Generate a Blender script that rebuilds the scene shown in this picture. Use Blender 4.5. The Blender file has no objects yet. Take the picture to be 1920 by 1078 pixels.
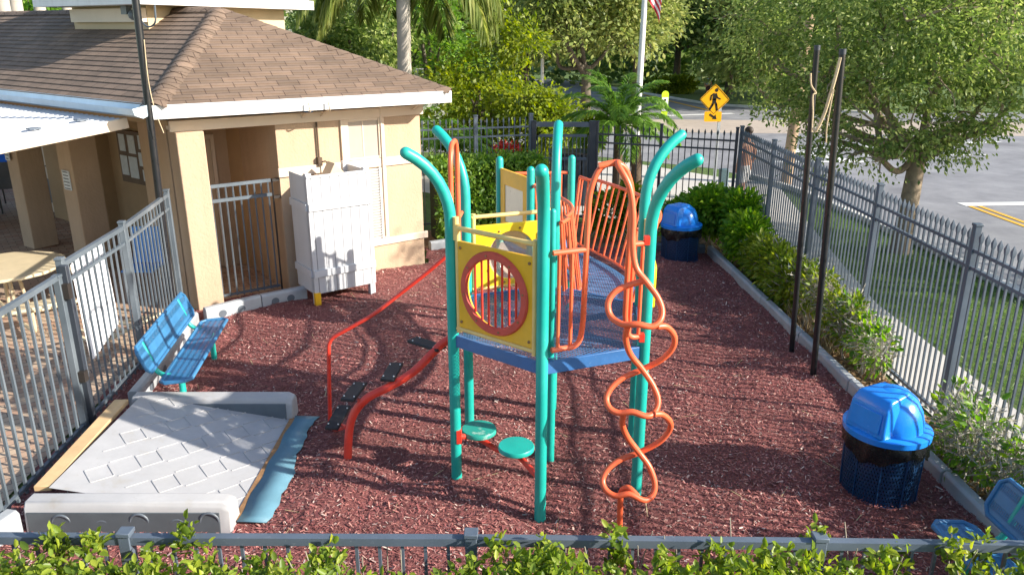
import bpy, math, random
import numpy as np
from math import radians, sin, cos, pi, atan2
from mathutils import Vector, Matrix

S = bpy.context.scene
C = S.collection
# ------------------------------------------------------------------ camera
FPX, PITCH, H = 1480.0, radians(18.3), 3.7          # focal length in photo pixels, tilt, height
cam = bpy.data.cameras.new('camera'); cam.sensor_width = 36; cam.lens = 36*FPX/1920
cam.clip_start = 0.05; cam.clip_end = 600
co = bpy.data.objects.new('camera', cam); C.objects.link(co)
co.location = (0, 0, H); co.rotation_euler = (pi/2-PITCH, 0, 0)
S.camera = co
# ------------------------------------------------------------------ light
SUN_DIR = Vector((cos(radians(-18)), sin(radians(-18)), math.tan(radians(25)))).normalized()
w = bpy.data.worlds.new('World'); S.world = w; w.use_nodes = True
nt = w.node_tree; bg = nt.nodes['Background']
sky = nt.nodes.new('ShaderNodeTexSky'); sky.sky_type = 'NISHITA'; sky.sun_disc = False
sky.sun_elevation = radians(25); sky.sun_rotation = radians(90+18)
nt.links.new(sky.outputs[0], bg.inputs[0]); bg.inputs[1].default_value = 0.13
sl = bpy.data.lights.new('sun', 'SUN'); sl.energy = 5.0; sl.angle = radians(0.6); sl.color = (1, 0.93, 0.82)
so = bpy.data.objects.new('sun', sl); C.objects.link(so)
so.rotation_euler = (-SUN_DIR).to_track_quat('-Z', 'Y').to_euler()
S.view_settings.view_transform = 'Standard'; S.view_settings.look = 'None'
S.view_settings.exposure = 1.0; S.view_settings.gamma = 1
# ------------------------------------------------------------------ survey helpers (photo pixel -> place in the world)
def ray(px, py):
    u, v = (px-960)/FPX, (py-539)/FPX
    return np.array([u, cos(PITCH)-v*sin(PITCH), -sin(PITCH)-v*cos(PITCH)])
def G(px, py, z=0.0):
    d = ray(px, py); t = (z-H)/d[2]; return Vector((d[0]*t, d[1]*t, z))
def at(px, py, Y):
    d = ray(px, py); t = Y/d[1]; return Vector((d[0]*t, Y, H+d[2]*t))
rng = np.random.default_rng(7); random.seed(7)
def V3(*a): return Vector(a)
# ------------------------------------------------------------------ mesh builder
class MB:
    def __init__(s): s.v = []; s.f = []; s.m = []; s.n = 0
    def add(s, vs, fs, mi=0):
        b = s.n; s.v.extend([tuple(x) for x in vs]); s.n += len(vs)
        for f in fs: s.f.append(tuple(i+b for i in f)); s.m.append(mi)
    def box(s, c, size, R=None, mi=0):
        hx, hy, hz = size[0]/2, size[1]/2, size[2]/2
        P = [Vector((x*hx, y*hy, z*hz)) for x in (-1, 1) for y in (-1, 1) for z in (-1, 1)]
        if R is not None: P = [R @ p for p in P]
        c = Vector(c)
        s.add([p+c for p in P], [(0,1,3,2),(4,6,7,5),(0,4,5,1),(2,3,7,6),(0,2,6,4),(1,5,7,3)], mi)
    def beam(s, a, b, wd, hg, up=(0,0,1), mi=0):         # box from a to b
        a, b = Vector(a), Vector(b); d = b-a; L = d.length; d.normalize()
        up = Vector(up); x = d.cross(up)
        if x.length < 1e-4: x = d.cross(Vector((1,0,0)))
        x.normalize(); z = x.cross(d)
        R = Matrix((x, d, z)).transposed()
        s.box((a+b)/2, (wd, L, hg), R, mi)
    def tube(s, path, r, seg=12, cap='flat', mi=0, closed=False):
        P = [Vector(p) for p in path]; n = len(P)
        rr = list(r) if hasattr(r, '__len__') else [r]*n
        if cap == 'round':
            def dome(p, q, rad):
                d = (p-q).normalized(); return [(p+d*rad*sin(a), rad*max(cos(a), .03)) for a in (pi/8, pi/4, 3*pi/8, pi/2)]
            e = dome(P[-1], P[-2], rr[-1]); b = dome(P[0], P[1], rr[0])
            P = [x[0] for x in reversed(b)]+P+[x[0] for x in e]; rr = [x[1] for x in reversed(b)]+rr+[x[1] for x in e]; n = len(P)
        T = []
        for i in range(n):
            a = P[(i-1) % n] if closed else P[max(i-1, 0)]; b = P[(i+1) % n] if closed else P[min(i+1, n-1)]
            T.append((b-a).normalized())
        nv = T[0].orthogonal().normalized(); rings = []
        vs = []
        for i in range(n):
            nv = (nv - T[i]*nv.dot(T[i])).normalized(); bv = T[i].cross(nv)
            for k in range(seg):
                a = 2*pi*k/seg; vs.append(P[i]+(nv*cos(a)+bv*sin(a))*rr[i])
        fs = []
        for i in range(n if closed else n-1):
            j = (i+1) % n
            for k in range(seg):
                k2 = (k+1) % seg; fs.append((i*seg+k, i*seg+k2, j*seg+k2, j*seg+k))
        if not closed:
            fs.append(tuple(range(seg-1, -1, -1))); fs.append(tuple((n-1)*seg+k for k in range(seg)))
        s.add(vs, fs, mi)
    def lathe(s, prof, c=(0,0,0), seg=32, mi=0, sq=None):
        c = Vector(c); vs = []; fs = []
        for (r, z) in prof:
            for k in range(seg):
                a = 2*pi*k/seg; vs.append(c+Vector((r*cos(a), r*sin(a), z)))
        for i in range(len(prof)-1):
            for k in range(seg):
                k2 = (k+1) % seg; fs.append((i*seg+k, i*seg+k2, (i+1)*seg+k2, (i+1)*seg+k))
        s.add(vs, fs, mi)
    def prism(s, pts, n, mi=0):                          # polygon extruded along vector n
        P = [Vector(p) for p in pts]; n = Vector(n); k = len(P)
        fs = [tuple(range(k-1, -1, -1)), tuple(range(k, 2*k))]+[(i, (i+1) % k, k+(i+1) % k, k+i) for i in range(k)]
        s.add(P+[p+n for p in P], fs, mi)
    def poly(s, pts, mi=0): s.add([Vector(p) for p in pts], [tuple(range(len(pts)))], mi)
    def ball(s, c, r, seg=12, mi=0):
        c = Vector(c); r = Vector(r) if hasattr(r, '__len__') else Vector((r, r, r)); vs = []; fs = []
        m = max(4, seg//2)
        for i in range(m+1):
            t = pi*i/m
            for k in range(seg):
                a = 2*pi*k/seg; vs.append(c+Vector((r.x*max(sin(t), .01)*cos(a), r.y*max(sin(t), .01)*sin(a), r.z*cos(t))))
        for i in range(m):
            for k in range(seg): fs.append((i*seg+k, (i+1)*seg+k, (i+1)*seg+(k+1) % seg, i*seg+(k+1) % seg))
        s.add(vs, fs, mi)
def smoothpath(P, k=6, closed=False):
    P = [Vector(p) for p in P]; n = len(P); out = []
    for i in range(n if closed else n-1):
        p0 = P[(i-1) % n] if closed or i > 0 else P[i]*2-P[i+1]
        p1 = P[i]; p2 = P[(i+1) % n]
        p3 = P[(i+2) % n] if closed or i+2 < n else p2*2-p1
        for j in range(k):
            t = j/k
            out.append(0.5*((2*p1)+(p2-p0)*t+(2*p0-5*p1+4*p2-p3)*t*t+(3*p1-p0-3*p2+p3)*t**3))
    if not closed: out.append(P[-1])
    return out
def fillet(P, r, k=5):                                    # polyline with rounded corners
    P = [Vector(p) for p in P]; out = [P[0]]
    for i in range(1, len(P)-1):
        a, b, c = P[i-1], P[i], P[i+1]; u = (a-b); v = (c-b); q = min(r, u.length*.48, v.length*.48)
        s0 = b+u.normalized()*q; s1 = b+v.normalized()*q
        for j in range(k+1):
            t = j/k; out.append((1-t)**2*s0+2*t*(1-t)*b+t*t*s1)
    out.append(P[-1]); return out
# ------------------------------------------------------------------ objects
def tag(o, label=None, cat=None, group=None, kind=None):
    if label: o['label'] = label
    if cat: o['category'] = cat
    if group: o['group'] = group
    if kind: o['kind'] = kind
    return o
def thing(name, label, cat, loc=(0,0,0), group=None, rz=0):
    o = bpy.data.objects.new(name, None); C.objects.link(o); o.location = loc; o.rotation_euler = (0, 0, rz)
    o.empty_display_size = .2
    return tag(o, label, cat, group)
ORG = {}
def link(name, me, parent):
    o = bpy.data.objects.new(name, me); C.objects.link(o)
    if parent: o.parent = parent
    return o
def rootloc(p):
    while p.parent: p = p.parent
    return Vector(p.location)
SPLIT = {'batten':'batten','latch':'latch','arch_rib':'arch_rib','bolts':'bolt','tread_bracket':'tread_bracket','hole_shade':'hole_shade','notice':'notice','bars':'bar','arch_clamp':'arch_clamp','canopy_clip':'canopy_clip','hinge':'hinge','handle':'handle','trim':'trim','window':'window','door_frame':'door_frame','hoop':'hoop','cap':'cap','wall':'wall','porch_wall':'porch_wall'}
def pieces(mb):                                           # connected pieces of a mesh builder
    pa = list(range(mb.n))
    def find(i):
        while pa[i] != i: pa[i] = pa[pa[i]]; i = pa[i]
        return i
    for f in mb.f:
        r = find(f[0])
        for i in f[1:]: pa[find(i)] = r
    groups = {}
    for k, f in enumerate(mb.f): groups.setdefault(find(f[0]), []).append(k)
    out = []
    for ks in groups.values():
        m = MB(); mp = {}
        for k in ks:
            for i in mb.f[k]:
                if i not in mp: mp[i] = m.n; m.v.append(mb.v[i]); m.n += 1
            m.f.append(tuple(mp[i] for i in mb.f[k])); m.m.append(mb.m[k])
        out.append(m)
    return out
def part(name, mb, mats, parent=None, bevel=0, smooth=40, local=False, label=None):
    if name in SPLIT and parent is not None:
        nm = SPLIT[name]; ps = pieces(mb)
        for p in ps: o = part1(nm, p, mats, parent, bevel, smooth, local, label)
        return o
    return part1(name, mb, mats, parent, bevel, smooth, local, label)
def part1(name, mb, mats, parent=None, bevel=0, smooth=40, local=False, label=None):
    me = bpy.data.meshes.new(name)
    off = Vector((0,0,0)) if (parent is None or local) else rootloc(parent)
    me.from_pydata([(x[0]-off.x, x[1]-off.y, x[2]-off.z) for x in mb.v], [], mb.f)
    mats = mats if isinstance(mats, (list, tuple)) else [mats]
    for m in mats: me.materials.append(m)
    if len(mats) > 1: me.polygons.foreach_set('material_index', mb.m)
    if smooth: me.shade_smooth(); me.set_sharp_from_angle(angle=radians(smooth))
    me.update()
    o = link(name, me, parent)
    if bevel:
        b = o.modifiers.new('bevel', 'BEVEL'); b.width = bevel; b.segments = 2; b.limit_method = 'ANGLE'
    if label: o['label'] = label
    return o
def npmesh(name, verts, faces, mat, parent=None):        # big quad soups, numpy
    me = bpy.data.meshes.new(name); nv, nf = len(verts), len(faces); k = faces.shape[1]
    if parent is not None: verts = verts-np.array(rootloc(parent))
    me.vertices.add(nv); me.vertices.foreach_set('co', verts.astype(np.float32).ravel())
    me.loops.add(nf*k); me.loops.foreach_set('vertex_index', faces.astype(np.int32).ravel())
    me.polygons.add(nf); me.polygons.foreach_set('loop_start', np.arange(0, nf*k, k, dtype=np.int32))
    me.polygons.foreach_set('loop_total', np.full(nf, k, dtype=np.int32))
    for m in (mat if isinstance(mat, list) else [mat]): me.materials.append(m)
    me.update(calc_edges=True); me.validate()
    return link(name, me, parent)
def dup(root, loc, rz=0, label=None, group=None):
    def rec(o, p):
        c = o.copy(); C.objects.link(c); c.parent = p
        for ch in list(o.children): rec(ch, c)
        return c
    r = rec(root, None); r.location = loc; r.rotation_euler = (0, 0, rz)
    if label: r['label'] = label
    if group: r['group'] = group
    return r
def struct(name, mb, mats, **k):
    o = part(name, mb, mats, None, **k); o['kind'] = 'structure'; return o
# ------------------------------------------------------------------ materials
def N(nt, t, **kw):
    n = nt.nodes.new('ShaderNode'+t)
    for k, v in kw.items(): setattr(n, k, v)
    return n
def newmat(name):
    m = bpy.data.materials.new(name); m.use_nodes = True
    return m, m.node_tree, m.node_tree.nodes['Principled BSDF']
def ramp(nt, stops):
    r = N(nt, 'ValToRGB'); e = r.color_ramp.elements
    while len(e) < len(stops): e.new(0.5)
    for i, (p, c) in enumerate(stops): e[i].position = p; e[i].color = (*c, 1)
    return r
def mul(c, f): return tuple(min(1, x*f) for x in c)
def noise(nt, scale, detail=4, rough=.6, vec=None):
    n = N(nt, 'TexNoise'); n.inputs['Scale'].default_value = scale; n.inputs['Detail'].default_value = detail
    n.inputs['Roughness'].default_value = rough
    if vec is None:
        tc = N(nt, 'TexCoord'); vec = tc.outputs['Object']
    nt.links.new(vec, n.inputs['Vector']); return n
def addbump(nt, p, h, strength, dist=.01):
    b = N(nt, 'Bump'); b.inputs['Strength'].default_value = strength; b.inputs['Distance'].default_value = dist
    nt.links.new(h, b.inputs['Height']); nt.links.new(b.outputs[0], p.inputs['Normal']); return b
def M(name, col, rough=.5, var=.18, scale=6, bump=0, bscale=60, metal=0, dirt=None, spec=.5, scuff=None, streak=None):
    m, nt, p = newmat(name)
    n = noise(nt, scale, 6, .65)
    st = [(.3, mul(col, 1-var)), (.7, mul(col, 1+var))]
    if dirt: st = [(.28, dirt), (.42, mul(col, 1-var)), (.75, mul(col, 1+var))]
    r = ramp(nt, st); nt.links.new(n.outputs[0], r.inputs[0]); colout = r.outputs[0]
    def over(colout, fac, c2, amt):
        mx = N(nt, 'Mix', data_type='RGBA'); nt.links.new(mth(nt, 'MULTIPLY', fac, amt), mx.inputs[0]); nt.links.new(colout, mx.inputs[6]); mx.inputs[7].default_value = (*c2, 1); return mx.outputs[2]
    if scuff:                                             # worn spots and scratches
        ns = noise(nt, 34, 6, .75); rs = ramp(nt, [(.60,(0,0,0)),(.70,(1,1,1))]); nt.links.new(ns.outputs[0], rs.inputs[0])
        nl = noise(nt, 3.1, 3); rl = ramp(nt, [(.42,(0,0,0)),(.62,(1,1,1))]); nt.links.new(nl.outputs[0], rl.inputs[0])
        colout = over(colout, mth(nt, 'MULTIPLY', rs.outputs[0], rl.outputs[0]), scuff, .6)
        nf = noise(nt, 1.4, 4); rf = ramp(nt, [(.5,(0,0,0)),(.75,(1,1,1))]); nt.links.new(nf.outputs[0], rf.inputs[0]); colout = over(colout, rf.outputs[0], scuff, .22)
    if streak:                                            # vertical rain streaks and blotches
        tc = N(nt, 'TexCoord'); mp = N(nt, 'Mapping'); mp.inputs['Scale'].default_value = (7, 7, .5); nt.links.new(tc.outputs['Object'], mp.inputs[0])
        nk = noise(nt, 1.0, 6, .7, mp.outputs[0]); rk = ramp(nt, [(.45,(0,0,0)),(.75,(1,1,1))]); nt.links.new(nk.outputs[0], rk.inputs[0]); colout = over(colout, rk.outputs[0], streak, .45)
    nt.links.new(colout, p.inputs['Base Color'])
    p.inputs['Roughness'].default_value = rough; p.inputs['Metallic'].default_value = metal
    p.inputs['Specular IOR Level'].default_value = spec
    rn = N(nt, 'MapRange'); rn.inputs['To Min'].default_value = max(.05, rough-.12); rn.inputs['To Max'].default_value = min(1, rough+.15)
    n2 = noise(nt, scale*5, 3); nt.links.new(n2.outputs[0], rn.inputs[0]); nt.links.new(rn.outputs[0], p.inputs['Roughness'])
    if bump:
        nb = noise(nt, bscale, 5, .6); addbump(nt, p, nb.outputs[0], bump)
    return m
def dotc(nt, vec, a):
    d = N(nt, 'VectorMath', operation='DOT_PRODUCT'); nt.links.new(vec, d.inputs[0]); d.inputs[1].default_value = a; return d.outputs['Value']
def mth(nt, op, a, b=None):
    n = N(nt, 'Math', operation=op)
    for i, x in enumerate((a, b)):
        if x is None: continue
        if isinstance(x, (int, float)): n.inputs[i].default_value = x
        else: nt.links.new(x, n.inputs[i])
    return n.outputs[0]
def uvvec(nt, U, Vv):
    tc = N(nt, 'TexCoord'); o = tc.outputs['Object']
    c = N(nt, 'CombineXYZ'); nt.links.new(dotc(nt, o, U), c.inputs[0]); nt.links.new(dotc(nt, o, Vv), c.inputs[1]); return c.outputs[0]
def holes(m, coord, fu, fv, lo=.2, hi=.8, diamond=False, cyl=False):
    """cut regular holes in a painted metal sheet"""
    nt = m.node_tree; p = nt.nodes['Principled BSDF']; out = nt.nodes['Material Output']
    tc = N(nt, 'TexCoord')
    if cyl:
        s = N(nt, 'SeparateXYZ'); nt.links.new(tc.outputs['Object'], s.inputs[0])
        u = mth(nt, 'MULTIPLY', mth(nt, 'ARCTAN2', s.outputs[1], s.outputs[0]), .31); v = s.outputs[2]
    else:
        u = dotc(nt, tc.outputs['Object'], coord[0]); v = dotc(nt, tc.outputs['Object'], coord[1])
    u = mth(nt, 'MULTIPLY', u, fu); v = mth(nt, 'MULTIPLY', v, fv)
    if diamond: u, v = mth(nt, 'ADD', u, v), mth(nt, 'SUBTRACT', u, v)
    def inside(x):
        f = mth(nt, 'FRACT', x); return mth(nt, 'MULTIPLY', mth(nt, 'GREATER_THAN', f, lo), mth(nt, 'LESS_THAN', f, hi))
    h = mth(nt, 'MULTIPLY', inside(u), inside(v))
    mx = N(nt, 'MixShader'); tr = N(nt, 'BsdfTransparent')
    nt.links.new(h, mx.inputs[0]); nt.links.new(p.outputs[0], mx.inputs[1]); nt.links.new(tr.outputs[0], mx.inputs[2])
    nt.links.new(mx.outputs[0], out.inputs[0]); return m
def leafmat(name, dark, mid, light, trans=.3, scale=1.2, rough=.45, odd=None):
    m, nt, p = newmat(name)
    g = N(nt, 'NewGeometry'); n = noise(nt, scale, 3)
    f = mth(nt, 'ADD', mth(nt, 'MULTIPLY', g.outputs['Random Per Island'], .55), mth(nt, 'MULTIPLY', n.outputs[0], .45))
    st = [(.18, dark), (.5, mid), (.82, light)]
    if odd: st += [(.94, odd)]
    r = ramp(nt, st); nt.links.new(f, r.inputs[0])
    nt.links.new(r.outputs[0], p.inputs['Base Color']); p.inputs['Roughness'].default_value = rough
    p.inputs['Specular IOR Level'].default_value = .35
    t = N(nt, 'BsdfTranslucent'); hs = N(nt, 'HueSaturation'); hs.inputs['Value'].default_value = 1.7; hs.inputs['Saturation'].default_value = 1.1
    nt.links.new(r.outputs[0], hs.inputs['Color']); nt.links.new(hs.outputs[0], t.inputs[0])
    mx = N(nt, 'MixShader'); mx.inputs[0].default_value = min(.5, trans+.14)
    nt.links.new(p.outputs[0], mx.inputs[1]); nt.links.new(t.outputs[0], mx.inputs[2])
    nt.links.new(mx.outputs[0], nt.nodes['Material Output'].inputs[0]); return m

TEAL = M('teal_powdercoat', (.012,.38,.32), .36, .12, 3, scuff=(.12,.48,.42))
TEALW = M('worn_teal_plastic', (.02,.34,.27), .5, .15, 5, dirt=(.5,.62,.55))
ORANGE = M('orange_powdercoat', (.80,.135,.05), .38, .14, 3, scuff=(.80,.32,.22))
RED = M('red_powdercoat', (.72,.045,.025), .38, .15, 4, scuff=(.72,.22,.17))
CORAL = M('faded_red_plastic', (.56,.075,.05), .5, .15, 5)
YEL = M('yellow_plastic', (.82,.44,.01), .44, .1, 4, bump=.05, bscale=90, scuff=(.80,.58,.20))
LEMON = M('lemon_plastic', (.79,.55,.01), .44, .1, 4, scuff=(.78,.66,.25))
CREAMY = M('faded_yellow_metal', (.80,.56,.20), .5, .12, 5)
BLUEP = M('blue_pvc_coating', (.035,.13,.33), .4, .18, 4, scuff=(.16,.27,.42))
BLUED = M('blue_deck_coating', (.05,.135,.28), .42, .2, 4)
holes(BLUED, ((1,0,0),(0,1,0)), 24, 24, .22, .8, diamond=True)
BLUEBR = M('blue_bridge_coating', (.07,.17,.33), .42, .2, 4)
holes(BLUEBR, ((1,0,0),(0,1,0)), 40, 18, .25, .75)
BENCHB = M('blue_bench_coating', (.04,.17,.34), .4, .15, 4, scuff=(.14,.28,.42))
BENCHS = M('blue_bench_slotted', (.04,.17,.34), .4, .15, 4)
holes(BENCHS, ((0,1,0),(1,0,.9)), 55, 15, .3, .7)
LID = M('blue_lid_plastic', (.015,.24,.82), .22, .1, 3, scuff=(.10,.34,.80))
CANM = M('navy_expanded_metal', (.006,.032,.09), .35, .2, 4)
holes(CANM, None, 40, 17, .3, .7, diamond=True, cyl=True)
CANR = M('navy_can_hoop', (.008,.05,.14), .35, .2, 4)
BAG = M('black_bin_liner', (.008,.009,.011), .22, .3, 8, bump=.9, bscale=14)
RUB = M('black_rubber', (.018,.018,.02), .6, .3, 20, bump=.15)
BOLT = M('steel_bolt', (.6,.6,.6), .35, .1, 5, metal=.8)
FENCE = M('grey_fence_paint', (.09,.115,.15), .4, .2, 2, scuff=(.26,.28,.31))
FENCED = M('dark_backlit_fence_paint', (.035,.042,.055), .42, .2, 2)  # darker copy of the fence grey, backlit shade put into the colour
FENCEL = M('sunlit_fence_paint', (.105,.128,.15), .4, .2, 2, scuff=(.30,.32,.34))  # lighter copy of the fence grey, sunlight put into the colour
BLACKP = M('black_pole_paint', (.012,.013,.016), .3, .2, 3)
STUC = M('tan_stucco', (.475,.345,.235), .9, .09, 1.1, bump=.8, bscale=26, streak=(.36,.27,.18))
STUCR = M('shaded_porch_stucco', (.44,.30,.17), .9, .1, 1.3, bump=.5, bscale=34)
TRIM = M('cream_trim_paint', (.66,.55,.43), .6, .06, 2, bump=.05)
WHITEP = M('white_fascia_paint', (.70,.69,.67), .5, .05, 2, streak=(.52,.50,.47))
WHITEV = M('white_vinyl', (.55,.565,.59), .42, .04, 2, streak=(.48,.48,.47))
GUT = M('pale_blue_flashing', (.50,.60,.68), .4, .12, 2)
METR = M('white_roof_metal', (.46,.48,.51), .45, .06, 1.5)
DOORM = M('beige_door_paint', (.52,.42,.30), .55, .08, 2)
DARKM = M('dark_bronze_metal', (.03,.025,.022), .45, .2, 4)
GLASSW = M('frosted_window_film', (.40,.34,.29), .35, .06, 2)
GREYPL = M('grey_border_plastic', (.36,.38,.40), .5, .12, 4, bump=.06)
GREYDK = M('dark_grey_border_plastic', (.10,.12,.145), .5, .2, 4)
CONC = M('concrete', (.52,.49,.45), .85, .12, 1.5, bump=.12, bscale=80)
KERB = M('kerb_concrete', (.56,.54,.51), .85, .12, 2, bump=.12)
PLANK = M('raw_pine_plank', (.62,.42,.22), .7, .15, 5)
WOODP = M('weathered_pole_wood', (.36,.25,.16), .85, .25, 6, bump=.3, bscale=25)
TAN = M('tan_table_coating', (.60,.50,.33), .5, .1, 4)
ROPE = M('manila_rope', (.55,.43,.27), .9, .2, 30)
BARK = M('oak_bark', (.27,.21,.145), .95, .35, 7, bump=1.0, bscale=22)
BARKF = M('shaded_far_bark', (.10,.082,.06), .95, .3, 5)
BARKD = M('dark_palm_bark', (.10,.068,.045), .95, .4, 14, bump=1.0, bscale=30)
PALMT = M('pale_palm_trunk', (.40,.36,.31), .85, .15, 3, bump=.3, bscale=20)
TWIG = M('dry_twig_bark', (.30,.26,.20), .9, .25, 12)
STRAW = M('dry_straw', (.46,.36,.20), .9, .25, 12)
SKIN = M('tanned_skin', (.50,.24,.14), .55, .08, 6)
HAIR = M('dark_brown_hair', (.03,.018,.012), .6, .2, 20)
CLOW = M('white_cloth', (.72,.72,.74), .85, .08, 8)
CLOD = M('dark_cloth', (.06,.02,.03), .85, .2, 8)
CLOB = M('pale_blue_cloth', (.42,.52,.68), .85, .15, 8)
SIGNY = M('sign_amber_sheeting', (.86,.42,.008), .35, .04, 2)
SIGNL = M('sign_lime_sheeting', (.55,.78,.03), .35, .05, 2)
SIGNK = M('sign_black_print', (.015,.012,.01), .45, .1, 4)
SIGNW = M('sign_white_print', (.82,.82,.8), .45, .04, 4)
PAPER = M('paper_notice', (.66,.70,.72), .7, .1, 12)
GALV = M('galvanised_post', (.50,.53,.57), .4, .1, 4, metal=.3)
FLAGR = M('flag_red_cloth', (.52,.02,.04), .8, .06, 4)
FLAGB = M('flag_blue_cloth', (.02,.03,.16), .8, .06, 4)
UMB = M('blue_canopy_fabric', (.01,.13,.62), .75, .1, 4)
SLING = M('grey_sling_fabric', (.20,.20,.21), .8, .1, 20)
BLUECH = M('sky_blue_plastic', (.05,.24,.66), .45, .1, 4)
MAT = M('teal_blue_rubber_sheet', (.10,.22,.29), .55, .14, 3, bump=.05)
RAMP = M('pale_grey_ramp_plastic', (.40,.40,.41), .55, .08, 3, dirt=(.33,.31,.28), scuff=(.28,.26,.23))
RUST = M('rust_brown_trim', (.30,.16,.07), .8, .3, 14, bump=.4)
FLOWER = M('red_flower', (.60,.03,.02), .6, .25, 10)
SHEETW = M('white_corrugated_plastic', (.80,.80,.82), .5, .05, 3)
BUBBLE = M('smoky_acrylic', (.42,.36,.29), .12, .15, 6)
# ---- ground materials
def groundmat(name, cols, scale, bump=.5, bscale=40, rough=.95):
    m, nt, p = newmat(name); n1 = noise(nt, scale, 8, .7); r = ramp(nt, [(x, c) for x, c in cols]); nt.links.new(n1.outputs[0], r.inputs[0])
    n2 = noise(nt, .45, 4); mr = N(nt, 'MapRange'); mr.inputs['To Min'].default_value = .72; mr.inputs['To Max'].default_value = 1.25; nt.links.new(n2.outputs[0], mr.inputs[0])
    mx = N(nt, 'Mix', data_type='RGBA', blend_type='MULTIPLY'); mx.inputs[0].default_value = 1
    nt.links.new(r.outputs[0], mx.inputs[6]); nt.links.new(mr.outputs[0], mx.inputs[7]); nt.links.new(mx.outputs[2], p.inputs['Base Color'])
    p.inputs['Roughness'].default_value = rough; nb = noise(nt, bscale, 6, .7); addbump(nt, p, nb.outputs[0], bump, .03); return m
GRASS = groundmat('lawn', [(.3,(.05,.085,.018)),(.5,(.085,.15,.03)),(.72,(.16,.19,.06))], 9, .8, 60)
MULCHG = groundmat('mulch_base', [(.28,(.10,.03,.03)),(.5,(.26,.085,.078)),(.72,(.42,.165,.14))], 38, 1.0, 55)
SOIL = groundmat('leaf_litter', [(.3,(.10,.06,.035)),(.5,(.26,.16,.09)),(.72,(.46,.32,.19))], 24, 1.0, 50)
ASPH = groundmat('asphalt', [(.3,(.17,.17,.185)),(.5,(.225,.225,.24)),(.7,(.28,.28,.29))], .9, .12, 160, .85)
PINK = groundmat('apron_pavers', [(.3,(.36,.30,.25)),(.7,(.46,.385,.32))], 3, .12, 80)
def pavers():
    m, nt, p = newmat('brick_pavers'); v = uvvec(nt, (.8,.6,0), (-.6,.8,0))
    b = N(nt, 'TexBrick'); b.inputs['Scale'].default_value = 1; b.inputs['Brick Width'].default_value = .22; b.inputs['Row Height'].default_value = .11
    b.inputs['Mortar Size'].default_value = .006; b.inputs['Color1'].default_value = (.42,.25,.17,1); b.inputs['Color2'].default_value = (.50,.38,.27,1); b.inputs['Mortar'].default_value = (.16,.12,.10,1)
    nt.links.new(v, b.inputs['Vector'])
    n = noise(nt, 1.6, 5); mr = N(nt, 'MapRange'); mr.inputs['To Min'].default_value = .6; mr.inputs['To Max'].default_value = 1.35; nt.links.new(n.outputs[0], mr.inputs[0])
    mx = N(nt, 'Mix', data_type='RGBA', blend_type='MULTIPLY'); mx.inputs[0].default_value = 1
    nt.links.new(b.outputs[0], mx.inputs[6]); nt.links.new(mr.outputs[0], mx.inputs[7]); nt.links.new(mx.outputs[2], p.inputs['Base Color'])
    p.inputs['Roughness'].default_value = .85; addbump(nt, p, b.outputs['Fac'], -.4, .006); return m
PAVE = pavers()
def shinglemat(name, U, Vv, row):
    m, nt, p = newmat(name); v = uvvec(nt, U, Vv)
    b = N(nt, 'TexBrick'); b.inputs['Scale'].default_value = 1; b.inputs['Brick Width'].default_value = .29; b.inputs['Row Height'].default_value = row
    b.offset = .37; b.inputs['Mortar Size'].default_value = .006; b.inputs['Mortar Smooth'].default_value = .2
    b.inputs['Color1'].default_value = (.16,.112,.08,1); b.inputs['Color2'].default_value = (.225,.155,.11,1); b.inputs['Mortar'].default_value = (.06,.035,.025,1)
    nt.links.new(v, b.inputs['Vector'])
    n = noise(nt, 1.1, 6, .65); mr = N(nt, 'MapRange'); mr.inputs['From Min'].default_value = .3; mr.inputs['From Max'].default_value = .7; mr.inputs['To Min'].default_value = .7; mr.inputs['To Max'].default_value = 1.2; nt.links.new(n.outputs[0], mr.inputs[0])
    n3 = noise(nt, 90, 3); mr3 = N(nt, 'MapRange'); mr3.inputs['To Min'].default_value = .75; mr3.inputs['To Max'].default_value = 1.25; nt.links.new(n3.outputs[0], mr3.inputs[0])
    mx = N(nt, 'Mix', data_type='RGBA', blend_type='MULTIPLY'); mx.inputs[0].default_value = 1
    nt.links.new(b.outputs[0], mx.inputs[6]); nt.links.new(mth(nt, 'MULTIPLY', mr.outputs[0], mr3.outputs[0]), mx.inputs[7]); nt.links.new(mx.outputs[2], p.inputs['Base Color'])
    p.inputs['Roughness'].default_value = .95; addbump(nt, p, n3.outputs[0], .4, .004); return m
def chipmat():
    m, nt, p = newmat('bark_chips'); g = N(nt, 'NewGeometry')
    r = ramp(nt, [(0,(.10,.03,.03)),(.3,(.25,.072,.07)),(.65,(.41,.14,.125)),(.93,(.56,.29,.24)),(.985,(.72,.58,.50))])
    nt.links.new(g.outputs['Random Per Island'], r.inputs[0])
    n2 = noise(nt, .7, 4); mr = N(nt, 'MapRange'); mr.inputs['From Min'].default_value = .3; mr.inputs['From Max'].default_value = .68; mr.inputs['To Min'].default_value = .52; mr.inputs['To Max'].default_value = 1.2; nt.links.new(n2.outputs[0], mr.inputs[0])
    mx = N(nt, 'Mix', data_type='RGBA', blend_type='MULTIPLY'); mx.inputs[0].default_value = 1
    nt.links.new(r.outputs[0], mx.inputs[6]); nt.links.new(mr.outputs[0], mx.inputs[7]); nt.links.new(mx.outputs[2], p.inputs['Base Color'])
    p.inputs['Roughness'].default_value = .75; return m
CHIP = chipmat()
LITTER = leafmat('fallen_leaves', (.16,.09,.045), (.36,.23,.12), (.52,.38,.22), .1, 3)
BLADES = leafmat('grass_blades', (.05,.10,.018), (.10,.20,.035), (.22,.28,.08), .3, 1.5)
L_HEDGE = leafmat('bright_hedge_leaves', (.075,.125,.018), (.185,.265,.03), (.36,.40,.05), .3, 3, .4, odd=(.46,.27,.04))
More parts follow.
